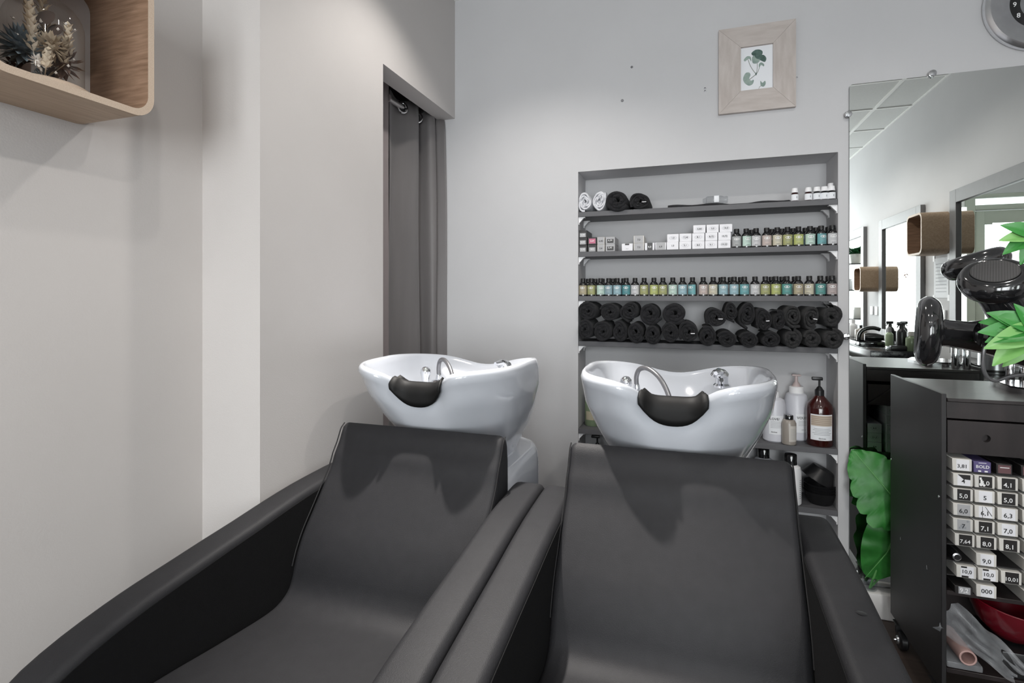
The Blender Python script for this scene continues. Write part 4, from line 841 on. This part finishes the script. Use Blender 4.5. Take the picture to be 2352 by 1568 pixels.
# ------------------------------------------------------------------ flat scale and cans on the trolley
t = thing('tint_scale', 'flat black scale with chrome rim lying on the trolley top', 'scale', (2.10, -.345, .9352))
oc = [(2.035, -.40), (2.06, -.445), (2.17, -.445), (2.19, -.42), (2.19, -.27), (2.17, -.242), (2.07, -.242), (2.05, -.26)]
MB().prism(oc, lambda a, b: (a, b, .9355), lambda a, b: (a, b, .950)).build('body', CHROME, t, world=True)
cxy = (2.115, -.345); oi = [(cxy[0] + (a - cxy[0]) * .93, cxy[1] + (b - cxy[1]) * .93) for a, b in oc]
MB().prism(oi, lambda a, b: (a, b, .9502), lambda a, b: (a, b, .954)).build('weighing_plate', GLOSSB, t, world=True)
for x, lb in ((2.130, 'slim chrome can behind the scale, the left one'), (2.168, 'slim chrome can behind the scale, the right one')):
    t = thing('chrome_can', lb, 'can', (x, -.20, .9352), 'chrome cans on the trolley'); MB().lathe([(0, 0), (.012, 0), (.013, .002), (.013, .095), (.010, .102), (0, .103)], 18).build('body', CHROME, t); MB().lathe([(.009, .102), (.009, .118), (0, .119)], 14).build('cap', BLACK, t)

# ------------------------------------------------------------------ hair dryers on a floor stand beside the trolley
t = thing('dryer_stand', 'floor stand holding the black hair dryers beside the trolley', 'stand', (1.80, -1.27, 0))
MB().lathe([(0, 0), (.16, 0), (.165, .006), (.15, .014), (.02, .024), (0, .024)], 30).build('foot', BLACK, t); MB().tube([(0, 0, .024), (0, 0, 1.30)], .014, 14).build('pole', CHROME, t)
MB().lathe([(0, 0), (.05, 0), (.056, .01), (.056, .05), (.05, .06), (0, .06)], 24, at=(0, 0, 1.08)).build('holder_ring', GLOSSB, t); MB().lathe([(0, 0), (.04, 0), (.045, .01), (.045, .04), (0, .05)], 24, at=(0, 0, 1.22)).build('holder_ring', GLOSSB, t)
def dryer(label, path, rad, head, normal, hr, th, handle=None, cord=None):
    t = thing('hair_dryer', label, 'hair dryer', path[-1], 'hair dryers on the stand')
    P = smooth_pts(path, 5); rr = [interp([(i / (len(rad) - 1), r) for i, r in enumerate(rad)], k / (len(P) - 1)) for k in range(len(P))]
    MB().tube(P, rr, 24).build('barrel', GLOSSB, t, world=True)
    pr = [(0, -th), (hr * .55, -th), (hr * .85, -th * .75), (hr * .98, -th * .25), (hr, 0), (hr * .97, th * .30), (hr * .86, th * .62), (hr * .72, th * .74), (hr * .66, th * .70), (0, th * .70)]
    h = MB().lathe(smooth_pts(pr[1:9], 4), 56, at=head, ax=normal).build('intake_head', GLOSSB, t, 75, world=True)
    g = MB(); g.lathe([(0, th * .71), (hr * .64, th * .71), (hr * .64, th * .73), (0, th * .73)], 36, at=head, ax=normal); M0 = axis_m(head, normal)
    for k in range(-8, 9):
        x = k * hr * .07; q = math.sqrt(max(0, (hr * .62) ** 2 - x * x)); w_ = hr * .011
        for s_ in (0, 1):
            vs = [(x - w_, -q, th * .75), (x + w_, -q, th * .75), (x + w_, q, th * .75), (x - w_, q, th * .75)]; g.add([M0 @ Vector((b, a_, c_) if s_ else (a_, b, c_)) for a_, b, c_ in vs], [(0, 1, 2, 3)], 1)
    g.build('grille', [BLACK, GRILLE], h, world=True)
    if handle: MB().tube(smooth_pts(handle[0], 4), handle[1], 20).build('handle', GLOSSB, t, world=True)
    if cord: MB().tube(smooth_pts(cord, 6), .0028, 8).build('power_cord', HOSE, t, world=True)
dryer('black hair dryer with its round grille facing left, over the trolley edge', [(1.484, -1.380, 1.169), (1.500, -1.378, 1.167), (1.530, -1.370, 1.163), (1.577, -1.350, 1.158), (1.640, -1.335, 1.140), (1.755, -1.30, 1.12)], [.024, .0215, .023, .030, .034, .032], (1.472, -1.38, 1.170), (-.96, .28, .05), .0565, .019,
      ([(1.523, -1.425, 1.170), (1.530, -1.424, 1.1695), (1.560, -1.410, 1.166), (1.640, -1.345, 1.13)], [.004, .017] + [.0195] * 11), [(1.530, -1.425, 1.156), (1.527, -1.425, 1.140), (1.530, -1.420, 1.112), (1.548, -1.41, 1.098), (1.60, -1.38, 1.105), (1.77, -1.29, 1.09)])
dryer('black hair dryer nearest the frame edge, round grille tilted up towards the room', [(1.604, -1.285, 1.243), (1.618, -1.280, 1.225), (1.640, -1.272, 1.195), (1.690, -1.262, 1.150), (1.755, -1.255, 1.12)], [.033, .034, .036, .038, .034], (1.601, -1.29, 1.254), (-.25, -.55, .80), .050, .026)
dryer('black hair dryer at the back, its head rising behind the tilted one', [(1.618, -1.20, 1.278), (1.650, -1.205, 1.262), (1.70, -1.22, 1.25), (1.76, -1.25, 1.25)], [.024, .028, .028, .026], (1.612, -1.20, 1.288), (-.30, .10, .95), .052, .024)

# ------------------------------------------------------------------ faux plants
def leaf_mesh(L, W, bend=.3, ribs=0, fold=.2, n=12, tipw=.0, name='leaf', mt_=None, base=.15, lobes=0):
    m = MB(); rows = []
    for i in range(n + 1):
        v = i / n; wd = W * (math.sin(math.pi * (v ** .75 if not ribs else v ** .6)) ** (.8 if not ribs else .6)) + (W * base * (1 - v)); wd = max(wd, .0006)
        if lobes: wd *= 1 - .16 * abs(math.sin(lobes * math.pi * v)) ** 6
        a = bend * v; r = []
        for k in range(9):
            u = (k - 4) / 4; x = wd * u; z = -fold * abs(x) + (ribs and 0.009 * math.sin(ribs * 2 * math.pi * (v - .22 * abs(u))) * abs(u))
            y = L * (math.sin(a) / bend if bend else v); zz = -L * ((1 - math.cos(a)) / bend if bend else 0)
            y2 = y + (ribs and -.10 * L * abs(u) ** 1.5 * (1 - v))
            r.append((x, y2, zz - z))
        rows.append(r)
    m.grid(rows); return m.mesh(name, mt_ or GREENL, 180)
def place_leaf(me, parent, base, d, up, roll_=0, sc=1):
    d = Vector(d).normalized(); u = Vector(up); u = (u - d * u.dot(d)).normalized(); x = d.cross(u)
    o = put(me, 'leaf', parent); M0 = Matrix((x, d, u)).transposed().to_4x4(); M0.translation = Vector(base) - Vector(parent.location); o.matrix_basis = M0 @ Matrix.Rotation(roll_, 4, 'Y') @ Matrix.Scale(sc, 4)
    return o
t = thing('monstera_plant', 'bright green faux monstera in a small clear pot between armchair and trolley', 'plant', (1.772, -.036, .0962))
MB().lathe([(0, 0), (.020, 0), (.024, .004), (.026, .050), (.023, .050), (.020, .006), (0, .005)], 20).build('pot', CLEARP, t)
MB().tube(smooth_pts([(1.772, -.036, .10), (1.80, -.05, .20), (1.845, -.075, .33), (1.86, -.09, .40)], 5), .004, 8).build('stem', STEMG, t, world=True)
MB().tube(smooth_pts([(1.772, -.036, .10), (1.82, -.04, .17), (1.86, -.06, .26)], 5), .004, 8).build('stem', STEMG, t, world=True)
big = leaf_mesh(.27, .112, .5, 5, .12, 30, mt_=GREENL, base=.25, lobes=5)
place_leaf(big, t, (1.872, -.10, .425), (-.62, .05, .80), (-.1, -1, .15))
big2 = leaf_mesh(.27, .082, .4, 4, .3, 26, mt_=GREENL, base=.2)
place_leaf(big2, t, (1.875, -.075, .375), (-.48, .0, -.88), (-.35, -1, .1))
for me_, b_, d_ in ((big, (1.872, -.108, .425), (-.62, .05, .80)), (big2, (1.875, -.081, .375), (-.48, .0, -.88))):
    dv = Vector(d_).normalized(); b_ = Vector(b_); MB().tube([b_, b_ + dv * .13 + Vector((0, -.002, 0)), b_ + dv * .26 + Vector((0, .022, 0))], [.0028, .002, .0008], 6).build('midrib', STEMG, t, world=True)
t = thing('leafy_plant', 'light green faux plant with pointed leaves reaching in beside the trolley', 'plant', (1.80, -1.62, 0))
MB().lathe([(0, 0), (.09, 0), (.115, .24), (.108, .24), (.084, .01), (0, .01)], 28).build('pot', BRACK, t); MB().lathe([(0, .20), (.104, .20), (.104, .215), (0, .22)], 20).build('soil', FLOORM, t)
MB().tube(smooth_pts([(1.80, -1.62, .21), (1.78, -1.58, .70), (1.66, -1.50, 1.10), (1.575, -1.47, 1.178)], 5), .005, 8).build('stem', GREENL, t, world=True)
MB().tube(smooth_pts([(1.795, -1.61, .50), (1.80, -1.55, 1.0), (1.68, -1.48, 1.25), (1.575, -1.47, 1.318)], 5), .004, 8).build('stem', GREENL, t, world=True)
q = random.Random(11)
l1 = leaf_mesh(.058, .0125, .5, 0, .3, 10, mt_=GREENL); l2 = leaf_mesh(.060, .0120, .5, 0, .3, 10, mt_=GREENL2); l3 = leaf_mesh(.062, .012, .9, 0, .25, 10, mt_=GREENL)
for k, (dx, dz, s_, me_) in enumerate(((-1, .75, .9, l3), (-1, .52, 1.05, l1), (-1, .3, 1.1, l3), (-1, .08, 1.15, l1), (-1, -.15, 1.12, l1), (-1, -.38, 1.25, l2), (-.9, -.65, 1.2, l2), (-.6, -1, 1.1, l2), (-.25, -1, 1, l2), (-.5, 1, .8, l1), (.6, .3, 1, l1), (.5, -.6, 1, l2))):
    place_leaf(me_, t, (1.568 + .003 * (k % 3), -1.47 + .003 * (k % 4), 1.176 + .003 * (k % 3)), (dx, -.22 + q.uniform(-.15, .15), dz), (-.1, -1, .45), q.uniform(-.4, .4), s_)
for k, (dx, dz, s_, me_) in enumerate(((-1, .42, .80, l1), (-1, -.05, .80, l2), (-.9, -.42, .85, l1), (-.55, -.95, .8, l1), (-.2, 1, .8, l1), (.6, .2, 1, l2))):
    place_leaf(me_, t, (1.569, -1.47, 1.312), (dx, -.25 + q.uniform(-.1, .1), dz), (-.1, -1, .45), q.uniform(-.3, .3), s_)

# ------------------------------------------------------------------ right wall: mirrors, counters and what stands on them (seen in the wall mirror)
XW = 2.76
def framed(label, y0, y1, z0, z1):
    t = thing('counter_mirror', label, 'mirror', (XW - .001, (y0 + y1) / 2, z0)); fw = .085; xa, xb = XW - .030, XW - .001
    for a, b, c_, d in ((y0, y0 + fw, z0, z1), (y1 - fw, y1, z0, z1), (y0 + fw, y1 - fw, z0, z0 + fw), (y0 + fw, y1 - fw, z1 - fw, z1)): MB().rbox(xa, xb, a + .0004, b - .0004, c_ + .0004, d - .0004, .0015, seg=1).build('frame_rail', FRAMEG, t, world=True)
    MB().box(XW - .014, XW - .010, y0 + fw, y1 - fw, z0 + fw, z1 - fw).build('mirror_pane', MIRROR, t, world=True)
framed('grey framed counter mirror nearest the back wall, reflecting the green door', -1.787, -.72, .86, 1.915)
framed('middle grey framed counter mirror, behind the larger mirrored oak box', -3.131, -2.236, .86, 1.905)
framed('grey framed counter mirror farthest from the back wall', -4.40, -3.558, .86, 1.912)
GRAN = mat('black_granite', (.012, .012, .014), .18, noise=.5, nscale=60)
for y0, y1, lb in ((-4.6, -2.05, 'long black counter along the right wall, with bottles on it'), (-1.42, -.64, 'short black counter by the wall mirror, carrying the steel kettle')):
    t = thing('styling_counter', lb, 'counter', (2.56, (y0 + y1) / 2, 0)); MB().rbox(2.36, 2.758, y0, y1, .745, .835, .004).build('counter_top', GRAN, t, world=True); MB().rbox(2.55, 2.745, y0 + .1, y1 - .1, 0, .744, .004).build('support', TROL, t, world=True)
ZC = .8352
t = thing('steel_kettle', 'brushed steel kettle with a black handle behind the trolley', 'kettle', (2.585, -.93, ZC))
MB().lathe([(0, 0), (.066, 0), (.068, .004), (.068, .022), (.066, .024), (.064, .135), (.050, .150), (.012, .156), (.010, .168), (0, .17)], 32).build('body', STEEL, t)
MB().lathe([(.0685, .012), (.0690, .016), (.0690, .022), (.0680, .024)], 32).build('base_band', BLACK, t); MB().tube(smooth_pts([(-.060, 0, .130), (-.095, 0, .135), (-.118, 0, .10), (-.108, 0, .05), (-.064, 0, .03)], 5), .010, 10).build('handle', BLACK, t)
def simple_bottle(name, label, x, y, r, h, m1, m2, sh=.78, capr=.5, spray=False):
    t = thing(name, label, 'bottle', (x, y, ZC), 'bottles on the long counter')
    MB().lathe([(0, 0), (r * .95, 0), (r, .004), (r, h * .62), (r * .9, h * .68), (r * capr * .8, h * sh), (0, h * sh)], 18).build('body', m1, t)
    m = MB()
    if spray: m.lathe([(r * .45, h * sh), (r * .45, h * .85), (r * .3, h * .9), (0, h * .9)], 14); m.rbox(-.030, .022, -.010, .010, h * .88, h, .004); m.tube([(-.014, 0, h * .9), (-.028, 0, h * .80)], .004, 8)
    else: m.lathe([(r * capr, h * sh), (r * capr, h * .99), (r * capr * .9, h), (0, h)], 14)
    m.build('spray_head' if spray else 'cap', m2, t)
simple_bottle('spray_bottle', 'black spray bottle on the mirrored counter', 2.60, -2.20, .032, .205, BLACK, BLACK, spray=True)
simple_bottle('lotion_bottle', 'pale green bottle with a grey cap left of the black spray bottle', 2.58, -2.38, .027, .155, mat('pale_green', (.36, .46, .30), .4), CARDG)
simple_bottle('lotion_bottle', 'clear greenish bottle right of the black spray bottle', 2.64, -2.14, .035, .14, GREENB, CARDI)
simple_bottle('lotion_bottle', 'taupe pump bottle on the mirrored counter under the disc head', 2.68, -2.085, .03, .12, TAUPE, BLACK)
simple_bottle('lotion_bottle', 'white bottle at the far end of the mirrored counter', 2.66, -3.62, .035, .17, BRACK, BRACK)
simple_bottle('lotion_bottle', 'dark spray bottle at the back of the mirrored counter', 2.70, -2.75, .03, .19, BLACK, BLACK, spray=True)
simple_bottle('lotion_bottle', 'low sand coloured flask with black neck by the far mirror', 2.68, -3.45, .05, .12, TAUPE, BLACK, capr=.25)
t = thing('hair_dryer', 'black hair dryer with a curved body lying in the counter tray', 'hair dryer', (2.50, -2.62, ZC + .026))
MB().tube(smooth_pts([(-.06, 0, .0), (-.055, 0, .06), (-.02, 0, .10), (.04, 0, .112), (.09, 0, .10)], 5), [.016] * 21, 12).build('handle', GLOSSB, t); MB().lathe([(0, -.05), (.03, -.05), (.036, -.02), (.034, .03), (.022, .08), (0, .08)], 18, at=(.03, .01, .035), ax=(1, .2, 0)).build('barrel', BLACK, t)
m = MB(); m.rbox(2.40, 2.62, -2.75, -2.46, ZC, ZC + .006, .002); [m.rbox(a, b, c_, d, ZC, ZC + .032, .002) for a, b, c_, d in ((2.40, 2.406, -2.75, -2.46), (2.614, 2.62, -2.75, -2.46), (2.406, 2.614, -2.75, -2.744), (2.406, 2.614, -2.466, -2.46))]
tag(m.build('tray', GLOSSB), 'shallow glossy black tray on the long counter', 'tray')
t = thing('hair_clipper', 'black clippers lying on the corner of the long counter', 'clippers', (2.56, -2.14, ZC)); MB().rbox(-.05, .05, -.022, .022, 0, .036, .008).build('body', BLACK, t); MB().rbox(-.075, -.049, -.018, .018, .004, .030, .003).build('blade', STEEL, t)
for i, (y0, y1, lb) in enumerate(((-3.430, -3.352, 'white wall socket, the farther of the mirrored pair'), (-3.304, -3.226, 'white wall socket, the nearer of the mirrored pair'), (-1.975, -1.897, 'white wall socket under the taped paper'))):
    t = thing('wall_socket', lb, 'socket', (XW, (y0 + y1) / 2, 1.06)); MB().rbox(XW - .012, XW - .0005, y0, y1, 1.06, 1.138, .003).build('plate', BRACK, t, world=True); MB().lathe([(0, 0), (.022, 0), (.021, .001), (0, .001)], 20, at=(XW - .0122, (y0 + y1) / 2, 1.099), ax=(-1, 0, 0)).build('well', HOSE, t, world=True)
t = thing('paper_sheet', 'sheet of paper taped to the wall between two counter mirrors', 'paper', (XW, -1.98, 1.22)); MB().box(XW - .002, XW - .001, -2.09, -1.87, 1.22, 1.495).build('sheet', PAPER, t, world=True)
for y, z in ((-2.09, 1.22), (-1.87, 1.22), (-2.09, 1.495), (-1.87, 1.495)): MB().box(XW - .003, XW - .0022, y - .014, y + .014, z - .02, z + .02).build('tape', TAG, t, world=True)
for k in range(9): MB().box(XW - .0026, XW - .0021, -2.06, -1.90, 1.26 + k * .024, 1.264 + k * .024).build('text_line', INKG, t, world=True)
# display window: two dried wreaths, a rack with plants
def wreath(label, x, z, r, a0, a1):
    t = thing('dried_wreath', label, 'wreath', (x, -5.30, z)); MB().tube([(r * math.cos(2 * math.pi * k / 36), 0, r * math.sin(2 * math.pi * k / 36)) for k in range(37)], .0025, 6).build('hoop', HOSE, t); MB().tube([(0, 0, r), (0, 0, 2.40 - z)], .001, 4).build('thread', HOSE, t)
    m = MB(); q = random.Random(int(r * 1000))
    for k in range(70):
        a = R(q.uniform(a0, a1)); c_ = Vector((r * math.cos(a), 0, r * math.sin(a))); petal(m, c_, (q.uniform(-1, 1), q.uniform(-.6, .6), q.uniform(-1, 1)), .05, .012)
    o = m.build('dried_twigs', DRIED[1], t); o['kind'] = 'stuff'
wreath('upper dried wreath hanging in the display window, in the middle mirror', 1.98, 1.60, .17, 200, 330); wreath('lower dried wreath hanging in the display window, in the middle mirror', 1.62, 1.22, .19, 180, 300)
t = thing('display_rack', 'thin black display rack by the window, seen in the farthest mirror', 'rack', (2.4, -5.1, 0))
for x in (2.16, 2.62):
    for y in (-5.24, -4.98): MB().box(x - .008, x + .008, y - .008, y + .008, 0, 1.75).build('post', BLACK, t, world=True)
for z in (.45, .95, 1.3, 1.62): MB().box(2.152, 2.628, -5.248, -4.972, z, z + .014).build('rack_shelf', BLACK, t, world=True)
for i, (x, z, lb) in enumerate(((2.25, .964, 'white jar at the left of the rack middle shelf'), (2.40, .964, 'cream jar on the rack middle shelf'), (2.5, 1.314, 'white jar on the rack upper shelf'))):
    o = MB().lathe([(0, 0), (.045, 0), (.047, .004), (.047, .10), (.040, .112), (.040, .135), (0, .137)], 18, at=(x, -5.1, z)).build('jar', (BRACK, CARDI, CARD)[i]); tag(o, lb, 'jar', 'jars on the display rack')
t = thing('potted_plant', 'dark green plant in a cream pot on top of the display rack', 'plant', (2.42, -5.1, 1.6342)); MB().lathe([(0, 0), (.05, 0), (.065, .12), (.058, .12), (.045, .008), (0, .008)], 18).build('pot', CARDI, t)
pl_ = leaf_mesh(.26, .07, .8, 3, .2, 12, mt_=mat('dark_leaf', (.02, .11, .04), .4))
for k in range(7): a = k * .9; place_leaf(pl_, t, (2.42, -5.1, 1.74), (math.cos(a), math.sin(a) * .6, .7), (0, 0, 1))
